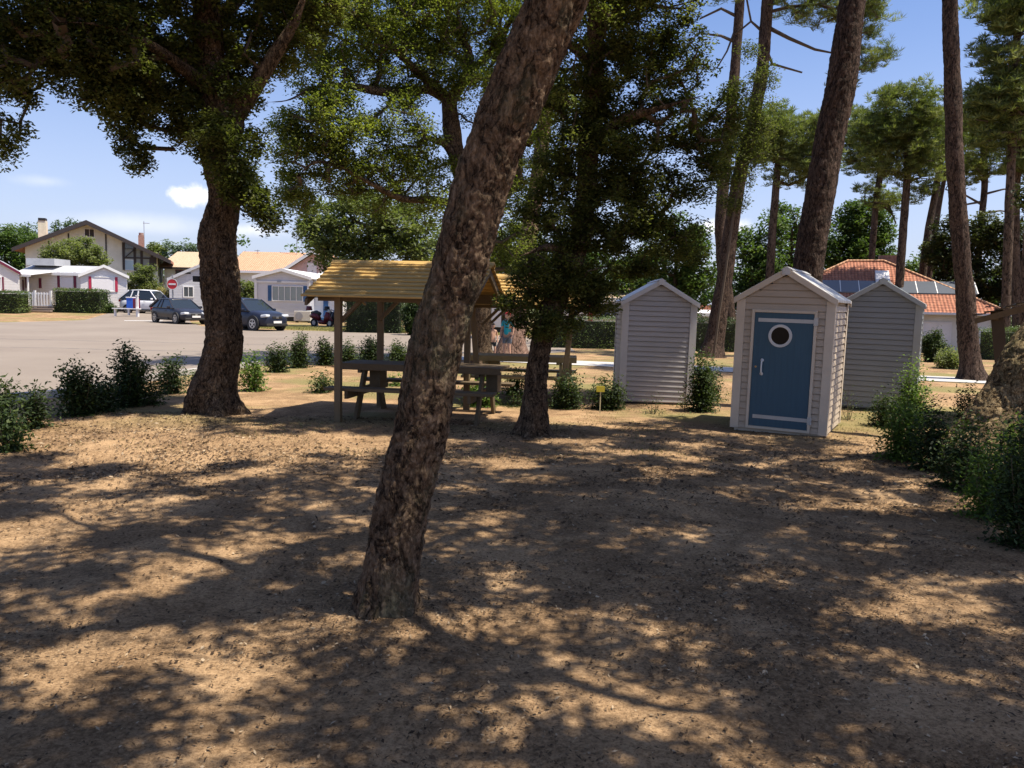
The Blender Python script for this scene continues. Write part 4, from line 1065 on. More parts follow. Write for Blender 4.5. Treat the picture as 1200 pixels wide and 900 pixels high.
# ------------------------------------------------------------------ trees
def proj(P):
    P = np.asarray(P)-np.array(CAM); a = P@np.array(_R); b = P@np.array(_U); c = P@np.array(_F)
    c = np.where(c > .05, c, np.nan); return 600+F*a/c, 450-F*b/c
def above_frame(P, margin=60):
    px, py = proj(P); vis = (py > -margin) & (px > -margin*2) & (px < 1200+margin*2) & ~np.isnan(py); return ~vis
def pxpath(pts, Y):
    """pts: (px,py,width px[,dY])"""
    P = []; r = []
    for q in pts:
        y = Y+(q[3] if len(q) > 3 else 0); P.append(A(q[0], q[1], y)); r.append(q[2]/2*y/F)
    return P, r
def local(o, root):   # put the origin of a tree's parts at its foot
    return o
def make_root(name, loc, label, cat, group=None):
    return empty(name, loc, label, cat, group)
def sub_root(P, loc): return [Vector(p)-Vector(loc) for p in P]
def pxblobs(bl, Y, k, zr=1.0, dep=1.0):
    out_ = []
    for q in bl:
        px, py, r, n = q[:4]; dy = q[4] if len(q) > 4 else 0
        c = A(px, py, Y+dy); rr = r*(Y+dy)/F; out_.append((c.x, c.y, c.z, rr, rr*dep, rr*zr, int(n*k)))
    return out_
def foliage_tree(root, loc, trunk, blobs, cr, nl, leaf, mat, limbs=(), twr=.006, overhead=False, flat=.75, asp=.5, sag=.12, step=.35, extra=None):
    """crown made of leaf clumps, each tied to the trunk by branches"""
    P = blob_clumps(blobs, cr)
    if overhead:
        P = P[above_frame(P)]
    nodes = []
    for path in [trunk[len(trunk)//3:]]+list(limbs):
        for a, b in zip(path[:-1], path[1:]):
            for t in (0, .5): nodes.append(Vector(a).lerp(Vector(b), t))
        nodes.append(Vector(path[-1]))
    Pl = P-np.array(loc); nl_ = [n-Vector(loc) for n in nodes]
    grow(nl_, Pl, r0=twr, sag=sag, step=step).build('branches', M_twig, root)
    C, tone = clump_leaves(Pl, cr, nl, flat)
    if overhead:
        k = above_frame(C+np.array(loc), 20); C = C[k]; tone = tone[k]
    return leafobj('crown', C, leaf, leaf*asp, tone, mat, root)

# near leaning trunk
Y1 = T1B.y+.02
P, r = pxpath([(452, 728, 84), (454, 700, 72), (462, 650, 66), (470, 600, 65), (493, 500, 64), (511, 400, 64), (540, 300, 63), (568, 200, 64), (608, 100, 67), (652, 0, 66), (712, -110, 64), (770, -230, 60), (850, -380, 50)], Y1)
P[0].z = -.12
loc = Vector((P[0].x, P[0].y, 0)); root = make_root('cork_oak', loc, 'near leaning cork oak with a thick fissured trunk in the middle', 'tree', 'cork oaks')
bark_tube('trunk', sub_root(P, loc), r, M_cork, root, 520, 150, amp=.017, vs=19, zs=.6, lump=.07, flare=(.45, .55, 5), seed=1)
top = P[-1]
lim = [[top, top+Vector((.9, -.8, .7)), top+Vector((2.4, -1.6, 1.3)), top+Vector((4, -1.5, 1.6))], [top, top+Vector((-.6, -.8, .9)), top+Vector((-1.8, -1.2, 1.5)), top+Vector((-3.4, -.6, 1.9))],
       [top, top+Vector((.6, .4, 1)), top+Vector((1.8, 1.2, 1.9)), top+Vector((3, 1.9, 2.2))], [top, top+Vector((-.6, .3, 1.2)), top+Vector((-1.6, 1.2, 2.2)), top+Vector((-2.6, 1.8, 2.6))]]
for L_ in lim: bark_tube('limb', sub_root(L_, loc), [.06, .05, .035, .02], M_cork2, root, 40, 14, amp=.01, vs=12)
bl = [(top.x+a, top.y+b, top.z+c, rr, rr, .7, n) for a, b, c, rr, n in ((2.2, -1.2, 1.6, 1.7, 42), (4.2, -1.2, 1.9, 1.5, 34), (3.2, 1.2, 2.4, 1.7, 46), (0, .2, 2.2, 1.6, 40), (-2.0, -1.0, 2.0, 1.5, 30), (-3.6, .2, 2.2, 1.5, 36), (-2.4, 2.0, 2.8, 1.6, 44), (.8, 2.4, 3.0, 1.6, 46), (.5, -2.4, 1.7, 1.4, 20), (5.6, .6, 2.2, 1.4, 34))]
bl = [q[:6]+(int(q[6]*1.32),) for q in bl]
foliage_tree(root, loc, P, bl, .35, 150, .105, M_oak, lim, overhead=True, twr=.004)

# thick ivy-topped oak at the left
p0 = G(255, 484); Y2 = p0.y
P, r = pxpath([(254, 488, 56), (254, 465, 52), (257, 440, 48), (260, 410, 44), (261, 380, 42), (259, 345, 42), (257, 310, 41), (256, 285, 42), (261, 255, 38), (263, 230, 35), (259, 200, 37), (258, 165, 40), (260, 135, 42), (252, 100, 36), (245, 60, 31), (242, 20, 29), (240, -60, 26), (232, -170, 22), (230, -260, 14)], Y2)
P[0].z = -.1; loc = Vector((P[0].x, P[0].y, 0)); root = make_root('cork_oak', loc, 'thick crooked oak at the left with dark leaves hanging over the sky', 'tree', 'cork oaks')
bark_tube('trunk', sub_root(P, loc), r, M_cork2, root, 420, 110, amp=.028, vs=10, zs=.5, lump=.13, flare=(.75, .62, 5), seed=3)
L1, r1 = pxpath([(266, 150, 26), (283, 122, 24), (300, 100, 18), (318, 70, 16), (345, 25, 13), (370, -60, 10)], Y2)
L2, r2 = pxpath([(250, 110, 20), (215, 80, 14, -.4), (170, 50, 11, -.9), (120, 30, 8, -1.3), (70, 25, 5, -1.6)], Y2)
L3, r3 = pxpath([(243, 10, 20), (200, -40, 15, -.8), (150, -80, 10, -1.6), (80, -90, 6, -2)], Y2)
L4, r4 = pxpath([(245, 30, 18), (280, 0, 12, 1), (320, -40, 9, 1.8)], Y2)
L5, r5 = pxpath([(275, 215, 8), (295, 212, 5, -.2), (315, 235, 3, -.3)], Y2)
L6, r6 = pxpath([(246, 155, 8), (222, 160, 5), (204, 175, 3)], Y2)
for L_, rr in ((L1, r1), (L2, r2), (L3, r3), (L4, r4), (L5, r5), (L6, r6)): bark_tube('limb', sub_root(L_, loc), rr, M_cork2, root, 40, 16, amp=.01, vs=12)
bl = [(30, 20, 55, 70, -1), (-40, 40, 60, 60, -1.2), (12, 90, 35, 26, -1.2), (6, 150, 20, 7, -1.2), (3, 178, 9, 3, -1.2), (90, 30, 55, 75, -1), (95, 85, 35, 34, -.9), (140, 60, 50, 62, -.8), (130, 105, 30, 24, -.7), (165, 110, 35, 28, -.5), (150, 150, 18, 9, -.5), (158, 185, 17, 9, -.4), (170, 135, 20, 9),
      (190, 30, 50, 60, -.3), (200, 90, 40, 44), (225, 130, 32, 32), (215, 155, 18, 9), (250, 165, 28, 24, -.5), (265, 95, 45, 44), (240, 60, 35, 26, .6), (300, 50, 50, 56, .4), (335, 35, 45, 44, .6), (290, 165, 22, 10), (275, 215, 24, 20, -.4), (300, 235, 18, 12, -.4), (318, 258, 13, 7, -.4), (290, 195, 16, 8, -.4),
      (370, 10, 35, 30, .8), (60, -60, 70, 60, -1), (160, -60, 75, 70, -.5), (260, -60, 75, 70), (340, -60, 60, 50, .5), (200, -150, 80, 60), (300, -150, 60, 40), (100, -170, 90, 50, -1.5), (250, -230, 90, 60, -1.2), (360, -180, 80, 50, -.8), (330, -260, 90, 50, .4), (20, -190, 90, 40, -2), (180, -300, 80, 40, -1)]
foliage_tree(root, loc, P, pxblobs(bl, Y2, 1.2, dep=1.2), .21, 120, .066, M_oak3, [L1, L2, L3, L4, L5, L6])
# small dark box of unknown purpose, placed on the trunk
b0 = A(233, 327, Y2); r_ = empty('small_dark_box', (b0.x-.02, b0.y, b0.z), 'small dark box fixed to the left side of the crooked oak trunk', 'box')
MB().box((0, 0, 0), (.09, .12, .08)).build('box', M_dark, r_, bevel=.005); MB().box((.05, 0, 0), (.04, .04, .04)).build('bracket', M_dark, r_)

# ivy-clad oak in the middle
p0 = G(626, 508); Y3 = p0.y
P, r = pxpath([(624, 510, 40), (626, 490, 31), (628, 460, 27), (631, 425, 26), (636, 395, 26), (652, 350, 25), (672, 305, 24), (685, 250, 24), (690, 180, 23), (696, 100, 21), (700, 0, 19), (706, -120, 14), (712, -220, 9)], Y3)
P[0].z = -.1; loc = Vector((P[0].x, P[0].y, 0)); root = make_root('cork_oak', loc, 'dark oak with curtains of small leaves hanging down to head height, left of the huts', 'tree', 'cork oaks')
bark_tube('trunk', sub_root(P, loc), r, M_cork2, root, 360, 90, amp=.022, vs=11, zs=.5, lump=.10, flare=(.5, .7, 6), seed=5)
L1, r1 = pxpath([(690, 170, 16), (730, 140, 12, -.3), (780, 125, 8, -.5), (830, 110, 5, -.6)], Y3)
L2, r2 = pxpath([(672, 305, 14), (640, 290, 10, -.4), (610, 300, 6, -.6)], Y3)
L3, r3 = pxpath([(690, 220, 14), (740, 235, 10, .4), (780, 250, 6, .7)], Y3)
L4, r4 = pxpath([(697, 80, 14), (660, 50, 10), (630, 60, 6)], Y3); L5, r5 = pxpath([(699, 40, 14), (750, -10, 10), (800, -30, 6)], Y3)
for L_, rr in ((L1, r1), (L2, r2), (L3, r3), (L4, r4), (L5, r5)): bark_tube('limb', sub_root(L_, loc), rr, M_cork2, root, 30, 12, amp=.008, vs=12)
bl = [(690, 40, 55, 60), (750, 30, 50, 48), (790, 70, 42, 34), (735, 100, 50, 52), (680, 120, 45, 44), (640, 110, 22, 9), (700, 190, 55, 66), (650, 190, 26, 16), (745, 180, 48, 50), (790, 140, 40, 30), (835, 165, 28, 20), (855, 130, 22, 10), (820, 210, 28, 18), (770, 235, 42, 40), (715, 250, 50, 58),
      (660, 250, 45, 48), (620, 240, 20, 9), (800, 285, 28, 18), (742, 288, 40, 34), (690, 310, 46, 46), (640, 310, 40, 38), (615, 318, 18, 9), (598, 350, 13, 6, -.3), (603, 374, 9, 4, -.4), (640, 360, 34, 30, -.2), (632, 388, 14, 5, -.3), (680, 345, 30, 20), (705, 345, 24, 14), (665, 385, 14, 4, -.3),
      (690, -50, 70, 60), (780, -40, 60, 40), (620, -60, 50, 30), (640, -150, 85, 60, .2), (550, -170, 75, 26, .4), (470, -190, 70, 14, .6), (740, -160, 90, 50), (840, -150, 70, 30), (700, -240, 90, 44, -.4), (580, -260, 80, 36, -.4)]
foliage_tree(root, loc, P, pxblobs(bl, Y3, 1.2, dep=1.25), .18, 120, .052, M_oak3, [L1, L2, L3, L4, L5])

# oak behind the leaning trunk, pale sunlit crown
Y4 = 22.0; g4 = A(567, 420, Y4)
P, r = pxpath([(568, 424, 30), (566, 395, 20), (566, 360, 19), (561, 310, 19), (551, 260, 20), (543, 215, 20), (534, 175, 19), (527, 135, 19), (527, 115, 18)], Y4)
P[0].z = -.1; loc = Vector((P[0].x, P[0].y, 0)); root = make_root('cork_oak', loc, 'spreading oak behind the leaning trunk with a pale airy crown', 'tree', 'cork oaks')
bark_tube('trunk', sub_root(P, loc), r, M_cork2, root, 140, 40, amp=.02, vs=8, lump=.1, flare=(.6, .5, 5), seed=7)
limbs = [[(527, 117, 14), (505, 105, 12), (480, 108, 10, -.5), (443, 107, 9, -1.2), (405, 100, 8, -1.8), (365, 104, 6, -2.4), (335, 118, 5, -2.8), (306, 120, 4, -3)],
         [(527, 117, 14), (545, 92, 12), (548, 60, 10, .3), (538, 40, 9, .5), (525, 15, 8, .6), (515, -20, 6, .8)],
         [(527, 115, 13), (505, 98, 11), (480, 75, 10, -.8), (455, 50, 8, -1.4), (425, 25, 7, -2), (400, 0, 6, -2.5), (380, -30, 5, -3)],
         [(540, 205, 10), (522, 170, 8, -.3), (500, 160, 6, -.8), (484, 135, 5, -1.2)], [(548, 245, 10), (515, 235, 8, -.6), (470, 232, 8, -1.2), (435, 215, 7, -1.8), (400, 195, 6, -2.2), (382, 182, 5, -2.5), (372, 155, 3, -2.6)],
         [(400, 196, 5, -2.2), (370, 190, 4, -2.5), (350, 205, 3, -2.8)],
         [(551, 260, 12), (590, 232, 10, .3), (608, 205, 9, .5), (611, 180, 8, .6), (620, 165, 8, .7), (640, 162, 6, .8)], [(618, 170, 7, .7), (635, 148, 6, .9), (658, 141, 5, 1.1)], [(545, 90, 9), (575, 60, 8, .8), (600, 20, 7, 1.3), (620, -30, 5, 1.6)]]
LL = []
for q in limbs:
    L_, rr = pxpath(q, Y4); LL.append(L_); bark_tube('limb', sub_root(L_, loc), rr, M_cork2, root, 50, 12, amp=.012, vs=9, lump=.15)
bl = [(350, 185, 32, 20, -2), (345, 215, 24, 12, -2), (335, 150, 22, 10, -2), (385, 140, 42, 34, -2), (380, 90, 42, 26, -2), (400, 45, 50, 38, -1.5), (450, 20, 50, 40, -1), (420, 175, 42, 28, -1.5), (470, 150, 40, 24, -1), (465, 80, 42, 30, -.5), (510, 25, 50, 40), (560, 20, 48, 38, .5), (600, 40, 45, 34, 1),
      (520, 75, 36, 20), (500, 190, 36, 20, -.5), (455, 205, 34, 20, -1), (400, 205, 30, 16, -1.5), (350, 235, 18, 7, -1.5), (560, 110, 40, 26), (600, 100, 40, 28, 1), (620, 180, 40, 28, 1), (640, 120, 40, 26, 1), (600, 230, 32, 20, .5), (505, 230, 34, 16, -.5), (440, 240, 20, 4, -1), (560, 290, 40, 20, 1), (610, 290, 34, 22, 1), (480, -40, 90, 60), (600, -40, 70, 50), (390, -30, 60, 36, -2)]
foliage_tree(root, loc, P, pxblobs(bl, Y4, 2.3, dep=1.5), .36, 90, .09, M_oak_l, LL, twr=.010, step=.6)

# leaning trunk at the right edge
g5 = G(1165, 535); Y5 = g5.y
P, r = pxpath([(1148, 550, 98), (1160, 525, 86), (1176, 490, 76), (1203, 440, 68), (1240, 378, 60), (1285, 320, 52), (1345, 240, 46), (1400, 150, 42), (1450, 20, 36), (1480, -120, 30), (1490, -260, 22)], Y5)
P[0].z = -.1; loc = Vector((P[0].x, P[0].y, 0)); root = make_root('cork_oak', loc, 'cork oak leaning out of the photo at the right edge behind the shrubs', 'tree', 'cork oaks')
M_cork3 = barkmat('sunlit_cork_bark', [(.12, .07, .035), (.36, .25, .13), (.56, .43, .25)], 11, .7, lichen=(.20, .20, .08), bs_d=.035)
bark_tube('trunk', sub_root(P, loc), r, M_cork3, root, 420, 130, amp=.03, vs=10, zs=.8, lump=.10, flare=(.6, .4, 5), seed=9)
tp = P[-2]
lim = [[tp, tp+Vector((-1.2, -1, .8)), tp+Vector((-2.6, -2, 1.2))], [tp, tp+Vector((.8, -1.4, .9)), tp+Vector((1.4, -3, 1.3))], [tp, tp+Vector((-1.0, .9, 1)), tp+Vector((-2.4, 1.0, 1.8))]]
for L_ in lim: bark_tube('limb', sub_root(L_, loc), [.14, .10, .05], M_cork2, root, 30, 12, amp=.01)
bl = [(tp.x+a, tp.y+b, tp.z+c, rr, rr, .7, n) for a, b, c, rr, n in ((-1.6, -1.5, .9, 1.6, 40), (-3.4, -2.6, 1.2, 1.6, 40), (.6, -2.6, 1.0, 1.6, 34), (-2.0, .6, 1.5, 1.5, 36), (-1.2, -4.2, 1.0, 1.6, 36), (-5.2, -2.6, 1.4, 1.5, 26), (-4.0, -.6, 1.7, 1.4, 30), (-3.6, -4.6, 1.2, 1.5, 28), (-1.5, -6.0, 1.0, 1.5, 24))]
bl = [q[:6]+(int(q[6]*1.32),) for q in bl]
foliage_tree(root, loc, P, bl, .35, 150, .105, M_oak, lim, overhead=True, twr=.004)

# an oak standing behind the photographer (its crown shades the near ground)
loc = Vector((-3.8, -1.2, 0)); P = [loc+Vector(q) for q in ((0, 0, -.1), (.1, .1, 1.5), (.3, .4, 3), (.4, .8, 4.4))]
root = make_root('cork_oak', loc, 'oak behind the camera whose crown shades the near ground', 'tree', 'cork oaks')
bark_tube('trunk', sub_root(P, loc), [.24, .2, .18, .14], M_cork2, root, 80, 30, amp=.02)
bl = [(-2.6+a, .6+b, 5.6+c, 1.6, 1.6, .7, n) for a, b, c, n in ((0, 0, 0, 40), (2, 1.2, .3, 40), (-1.6, 1.6, .2, 34), (.8, 2.4, .5, 36), (3.4, 0, .3, 34), (-2.2, 3.4, .8, 30), (-4, 3.6, .8, 30), (5.2, .4, .2, 26))]
bl = [q[:6]+(int(q[6]*1.32),) for q in bl]
foliage_tree(root, loc, P, bl, .35, 150, .105, M_oak, overhead=True, twr=.004)

# ------------------------------------------------------------------ pines
def needle_clumps(P, nt, nb, cr, L, W, flat=.6):
    """tufts of needles: each tuft a spray of blades"""
    k = len(P); T = np.repeat(P, nt, 0)+unit(k*nt)*(rng.uniform(0, 1, k*nt)**.4)[:, None]*cr*np.array([1, 1, flat])
    tt = np.repeat(rng.uniform(.15, .8, k), nt)
    C = np.repeat(T, nb, 0); ax = unit(len(C)); ax[:, 2] = np.abs(ax[:, 2])*.8+.1; ax /= np.linalg.norm(ax, axis=1)[:, None]
    tone = np.clip(np.repeat(tt, nb)+rng.normal(0, .15, len(C)), 0, 1)
    return C+ax*L*.5, tone, ax
def pine(label, tr, Y, blobs, tuft=(.35, 7, 10, .28, .03), mat=M_pine, bark=M_pinefar, rings=60, nseg=14, amp=.0, dead=(), group='pines', flat=.6, overhead=False, name='pine_tree', twr=.012, lump=.05, vs=9):
    P, r = pxpath(tr, Y)
    g = float(gz(P[0].x, Y)); P[0].z = g-.1
    loc = Vector((P[0].x, P[0].y, g)); root = make_root(name, loc, label, 'tree', group)
    bark_tube('trunk', sub_root(P, loc), r, bark, root, rings, nseg, amp=amp, vs=vs, zs=.35, lump=lump, flare=(.6, .35, 5), seed=random.random()*9)
    for q in dead:
        L_, rr = pxpath(q, Y); MB().tube(sub_root(L_, loc), rr, 7).build('limb', M_twig, root, smooth=True)
    far_ = group == 'far pines'; blobs = [(q[0], q[1], q[2]*(1.12 if far_ else 1), q[3]*(1.5 if far_ else 1.2)) for q in blobs]
    B = pxblobs(blobs, Y, 1, zr=.72)
    Pc = blob_clumps(B, .4)
    if overhead: Pc = Pc[above_frame(Pc, 40)]
    Pl = Pc-np.array(loc); tr_ = sub_root(P, loc); nodes = tr_[len(tr_)//2:]+[a.lerp(b, .5) for a, b in zip(tr_[len(tr_)//2:-1], tr_[len(tr_)//2+1:])]
    for q in dead: nodes += sub_root(pxpath(q, Y)[0], loc)[1:]
    grow(nodes, Pl, r0=twr, sag=.1, step=.7).build('branches', M_twig, root)
    cr, nt, nb, L, W = tuft
    C, tone, ax = needle_clumps(Pl, nt, nb, cr, L, W)
    leafobj('crown', C, L, W, tone, mat, root, upb=.2, axis=ax)
    return root
NT = (.5, 12, 16, .26, .022)
pine('near pine with a thick dark trunk rising behind the blue-door hut', [(928, 480, 46), (935, 430, 38), (941, 370, 36), (948, 300, 34), (957, 250, 33), (966, 200, 33), (975, 150, 32), (985, 100, 32), (999, 0, 28), (1012, -90, 25), (1030, -200, 20), (1040, -420, 14)], 13.6,
     [(1040, -300, 90, 40), (1000, -380, 90, 30), (1080, -420, 100, 30)], NT, M_pine, M_pinebark, 360, 80, .022, overhead=True)
pine('dark slender pine trunk standing clear of the others at the right, beside the path', [(1140, 441, 34), (1137, 425, 25), (1134, 390, 22), (1131, 345, 20), (1126, 290, 19), (1121, 220, 18), (1118, 170, 18), (1117, 120, 18), (1115, 60, 17), (1113, 0, 16), (1110, -80, 15), (1112, -250, 10)], 20.5,
     [(1100, -160, 90, 50), (1160, -170, 80, 30), (1060, -210, 70, 30)], NT, M_pine, M_pinebark, 260, 50, .02, overhead=True)
# twin pines behind the huts
pine('front one of the twin pines, leaning right, between the pale grey and beige huts', [(834, 420, 32), (837, 400, 23), (843, 365, 20), (850, 320, 18), (856, 275, 17), (868, 200, 16), (880, 150, 15), (892, 90, 14), (898, 20, 13), (903, -60, 12), (910, -160, 8)], 27.5,
     [(930, 5, 30, 18), (1010, 70, 22, 18), (1015, 25, 28, 30), (985, 95, 14, 8), (1000, 5, 34, 30), (960, 15, 30, 18), (1035, 60, 12, 6), (920, -70, 60, 30), (980, -60, 60, 30), (850, -10, 25, 8)], (.35, 9, 14, .22, .018), M_pine, M_pinebark, 200, 36, .018,
     dead=[[(896, 30, 5), (925, 45, 4), (955, 58, 3), (975, 62, 2)], [(895, 50, 4), (905, 75, 3), (940, 85, 2)], [(898, 15, 4), (925, 8, 4), (960, 5, 3)], [(897, 40, 4), (880, 25, 3), (862, 40, 2)]])
pine('rear one of the twin pines, straighter and ivy-wrapped', [(857, 412, 20), (854, 370, 16), (848, 320, 15), (845, 270, 14), (848, 210, 13), (856, 140, 12), (862, 70, 11), (867, 0, 10), (870, -80, 8)], 33,
     [(840, -60, 40, 20), (880, -50, 40, 16)], (.4, 8, 12, .25, .02), M_pine, M_pinebark, 140, 30, .018,
     dead=[[(863, 50, 4), (845, 42, 3), (828, 40, 2)], [(865, 20, 4), (845, 10, 3), (820, 22, 2)], [(864, 28, 3), (852, 60, 2), (840, 80, 1.5)]])
# ivy and young oak leaves wrapped round the twin pines
Yi = 26.5
p_ = A(862, 418, Yi); loc = Vector((p_.x, Yi, 0)); root = make_root('ivy', loc, 'climbing ivy clothing the upper trunks of the twin pines', 'plant')
iv = [(868, 200, 24, 16), (872, 150, 26, 18), (850, 170, 22, 10), (890, 130, 18, 10), (895, 90, 16, 8), (865, 110, 18, 8), (845, 190, 24, 9), (890, 160, 20, 9), (885, 175, 16, 7), (860, 235, 14, 7), (878, 60, 10, 4), (850, 210, 14, 5)]
P, r = pxpath([(836, 420, 3), (843, 365, 3), (850, 320, 3), (856, 275, 3), (868, 200, 3), (880, 150, 2), (892, 90, 2)], Yi)
MB().tube(sub_root(P, loc), r, 6).build('stem', M_twig, root)
foliage_tree(root, loc, P, pxblobs(iv, Yi, 2.6), .36, 55, .085, M_oak3, twr=.006)
# pine with a flared foot beyond the second shelter
pine('reddish pine with a flared foot behind the ivy-clad oak', [(600, 414, 44), (602, 395, 30), (608, 350, 22), (616, 300, 20), (624, 250, 19), (636, 160, 16), (645, 60, 14), (650, -60, 10)], 26,
     [(650, -120, 70, 30)], (.4, 8, 12, .25, .02), M_pine, barkmat('reddish_bark', [(.12, .075, .055), (.26, .16, .12), (.36, .24, .18)], 7, .4), 120, 30, .02)
BT = (.75, 12, 18, .34, .04)
far = [
 ('stout-crowned far pine just left of the thick near pine trunk', [(903, 322, 10), (906, 260, 9), (910, 212, 8), (916, 150, 6)], 46, [(925, 160, 38, 46), (895, 175, 24, 20), (950, 185, 26, 22), (930, 200, 26, 16), (905, 145, 20, 14)], M_olive),
 ('tallest far pine crown, centred above the red bungalow chimney', [(1055, 318, 10), (1059, 260, 9), (1063, 205, 8), (1062, 140, 6)], 48, [(1062, 130, 38, 46), (1035, 155, 30, 26), (1090, 160, 30, 26), (1050, 185, 34, 26), (1080, 195, 28, 14)], M_pine),
 ('far pine with a bent trunk just left of the tallest crown', [(1022, 300, 8), (1027, 235, 7), (1032, 190, 7), (1025, 150, 5)], 58, [(1010, 150, 26, 24), (1000, 175, 24, 20), (1028, 225, 24, 10), (1045, 240, 20, 8), (1020, 190, 26, 16)], M_pine),
 ('far pine leaning right, lower of the crossing pair by the slender trunk', [(1078, 322, 9), (1088, 270, 8), (1100, 205, 7), (1108, 150, 5)], 52, [(1110, 150, 30, 24), (1095, 180, 26, 16), (1080, 225, 12, 5)], M_pine),
 ('thinner far pine leaning right beside its twin', [(1087, 322, 6), (1096, 270, 6), (1106, 212, 5), (1118, 160, 4)], 55, [(1130, 165, 26, 18), (1120, 190, 24, 12)], M_pine),
 ('far pine with bare side branches right of the slender trunk', [(1148, 300, 8), (1151, 250, 7), (1154, 215, 7), (1150, 150, 5)], 56, [(1150, 150, 34, 30), (1165, 185, 30, 18), (1140, 200, 24, 10), (1170, 130, 26, 14)], M_pine),
 ('right edge pine, left stem of the dark pair', [(1178, 400, 12), (1180, 330, 10), (1183, 240, 10), (1186, 170, 9), (1190, 90, 8), (1192, 0, 6)], 38, [(1180, 120, 34, 30), (1150, 130, 20, 10), (1195, 60, 40, 30), (1175, 20, 22, 14), (1200, 0, 40, 24), (1170, 165, 24, 10)], M_pine),
 ('right edge pine, right stem of the dark pair', [(1194, 400, 12), (1191, 320, 9), (1190, 240, 9), (1194, 170, 8), (1202, 80, 7), (1210, -40, 5)], 40, [(1200, 200, 22, 12), (1215, 100, 50, 30), (1210, -20, 60, 34), (1195, 150, 24, 14), (1240, 170, 50, 24)], M_pine),
 ('far pine beyond the right edge of the photo', [(1290, 390, 12), (1292, 250, 11), (1296, 120, 8)], 40, [(1300, 110, 70, 60), (1270, 160, 40, 24)], M_pine),
]
for lab, tr, Y_, bl, mt_ in far:
    nb = [(-0, 0, 0, 0)]
    dd = []
    if 'bare side' in lab: dd = [[(1151, 240, 3), (1130, 228, 2), (1108, 222, 1.5)], [(1152, 228, 3), (1175, 222, 2), (1190, 220, 1.5)], [(1151, 250, 3), (1172, 247, 2), (1188, 249, 1)], [(1152, 236, 3), (1130, 240, 2), (1115, 246, 1.5)]]
    if 'bent' in lab: dd = [[(1028, 235, 3), (1045, 250, 2), (1050, 262, 1.5)]]
    pine(lab, tr, Y_, bl, BT, mt_, dead=dd, group='far pines', twr=.02)

# ------------------------------------------------------------------ background broadleaf trees
def bg_tree(label, px, base, Y, bl, mat, cr=.8, nl=60, leaf=.26, tw=10, name='broadleaf_tree', k=1.0, group='background trees', twr=.02):
    g = float(gz(A(px, 350, Y).x, Y)); 
    top = min(q[1] for q in bl); P, r = pxpath([(px, base, tw), (px, (base+top)/2+10, tw*.7), (px+3, top+12, tw*.3)], Y); P[0].z = g-.1
    loc = Vector((P[0].x, P[0].y, g)); root = make_root(name, loc, label, 'tree', group)
    bark_tube('trunk', sub_root(P, loc), r, M_pinefar, root, 16, 10, amp=0)
    foliage_tree(root, loc, P, pxblobs(bl, Y, k*1.5), cr, int(nl*1.3), leaf*1.5, mat, twr=twr, step=1.0, flat=.8)
    return root
bg_tree('pale olive-green tree behind the golden shelter roof', 430, 388, 48, [(425, 262, 48, 60), (385, 270, 34, 34), (470, 265, 36, 36), (400, 295, 34, 26), (460, 300, 40, 30), (370, 255, 20, 10), (440, 320, 50, 24), (500, 290, 30, 20)], M_olive, .7, 60, .17)
bg_tree('small pale green tree right of the leaning trunk behind the shelters', 592, 390, 38, [(590, 310, 26, 26), (600, 280, 24, 20), (580, 335, 20, 14)], M_oak_l, .45, 60, .12)
bg_tree('dark tree behind the pale grey hut roof', 790, 395, 45, [(790, 290, 36, 40), (760, 320, 30, 26), (820, 315, 26, 22), (800, 345, 30, 20), (815, 285, 20, 12)], M_oakbg, .6, 60, .16)
bg_tree('dark round tree behind the ivy-clad oak crown', 720, 395, 50, [(700, 320, 40, 34), (740, 330, 34, 26), (660, 320, 34, 26), (620, 330, 30, 20)], M_oakbg, .6, 60, .17)
bg_tree('bushy green tree between the twin pines and the beige hut roof', 880, 385, 52, [(880, 290, 22, 20), (890, 320, 26, 24), (868, 345, 24, 18), (905, 270, 18, 10), (900, 350, 26, 18)], M_oakbg, .7, 60, .18)
bg_tree('rounded green tree left of the bungalow roof', 925, 385, 56, [(930, 300, 30, 26), (915, 330, 30, 24), (945, 265, 22, 16), (920, 255, 16, 8)], M_oakbg, .7, 60, .18)
bg_tree('bright round tree right behind the bungalow ridge', 1012, 385, 62, [(1015, 265, 26, 34), (990, 290, 30, 34), (1030, 290, 24, 24), (1000, 255, 18, 12), (975, 300, 20, 14), (1010, 310, 34, 24)], M_oakbg, .8, 60, .2)
bg_tree('low green tree between the chimney and the slender pine', 1085, 385, 66, [(1075, 318, 14, 8), (1095, 310, 20, 14), (1110, 330, 30, 18)], M_oakbg, .8, 60, .2)
bg_tree('dark tree just right of the slender pine trunk', 1135, 392, 50, [(1110, 275, 20, 14), (1105, 300, 22, 18), (1140, 290, 26, 24), (1125, 325, 34, 26), (1150, 340, 26, 16)], M_oak, .6, 60, .16)
bg_tree('dark tree at the right edge behind the pair of pines', 1180, 392, 48, [(1160, 270, 22, 18), (1190, 290, 34, 34), (1175, 325, 34, 28), (1215, 320, 40, 30), (1165, 355, 26, 14)], M_oak, .6, 60, .16)
bg_tree('large dark oak beyond the right edge of the photo', 1300, 392, 44, [(1290, 280, 70, 70), (1250, 330, 50, 40)], M_oak, .7, 60, .18)
bg_tree('young oak with thin leaves right of the red bungalow', 1200, 400, 33, [(1215, 245, 18, 8), (1198, 232, 14, 5)], M_oak, .5, 40, .12)
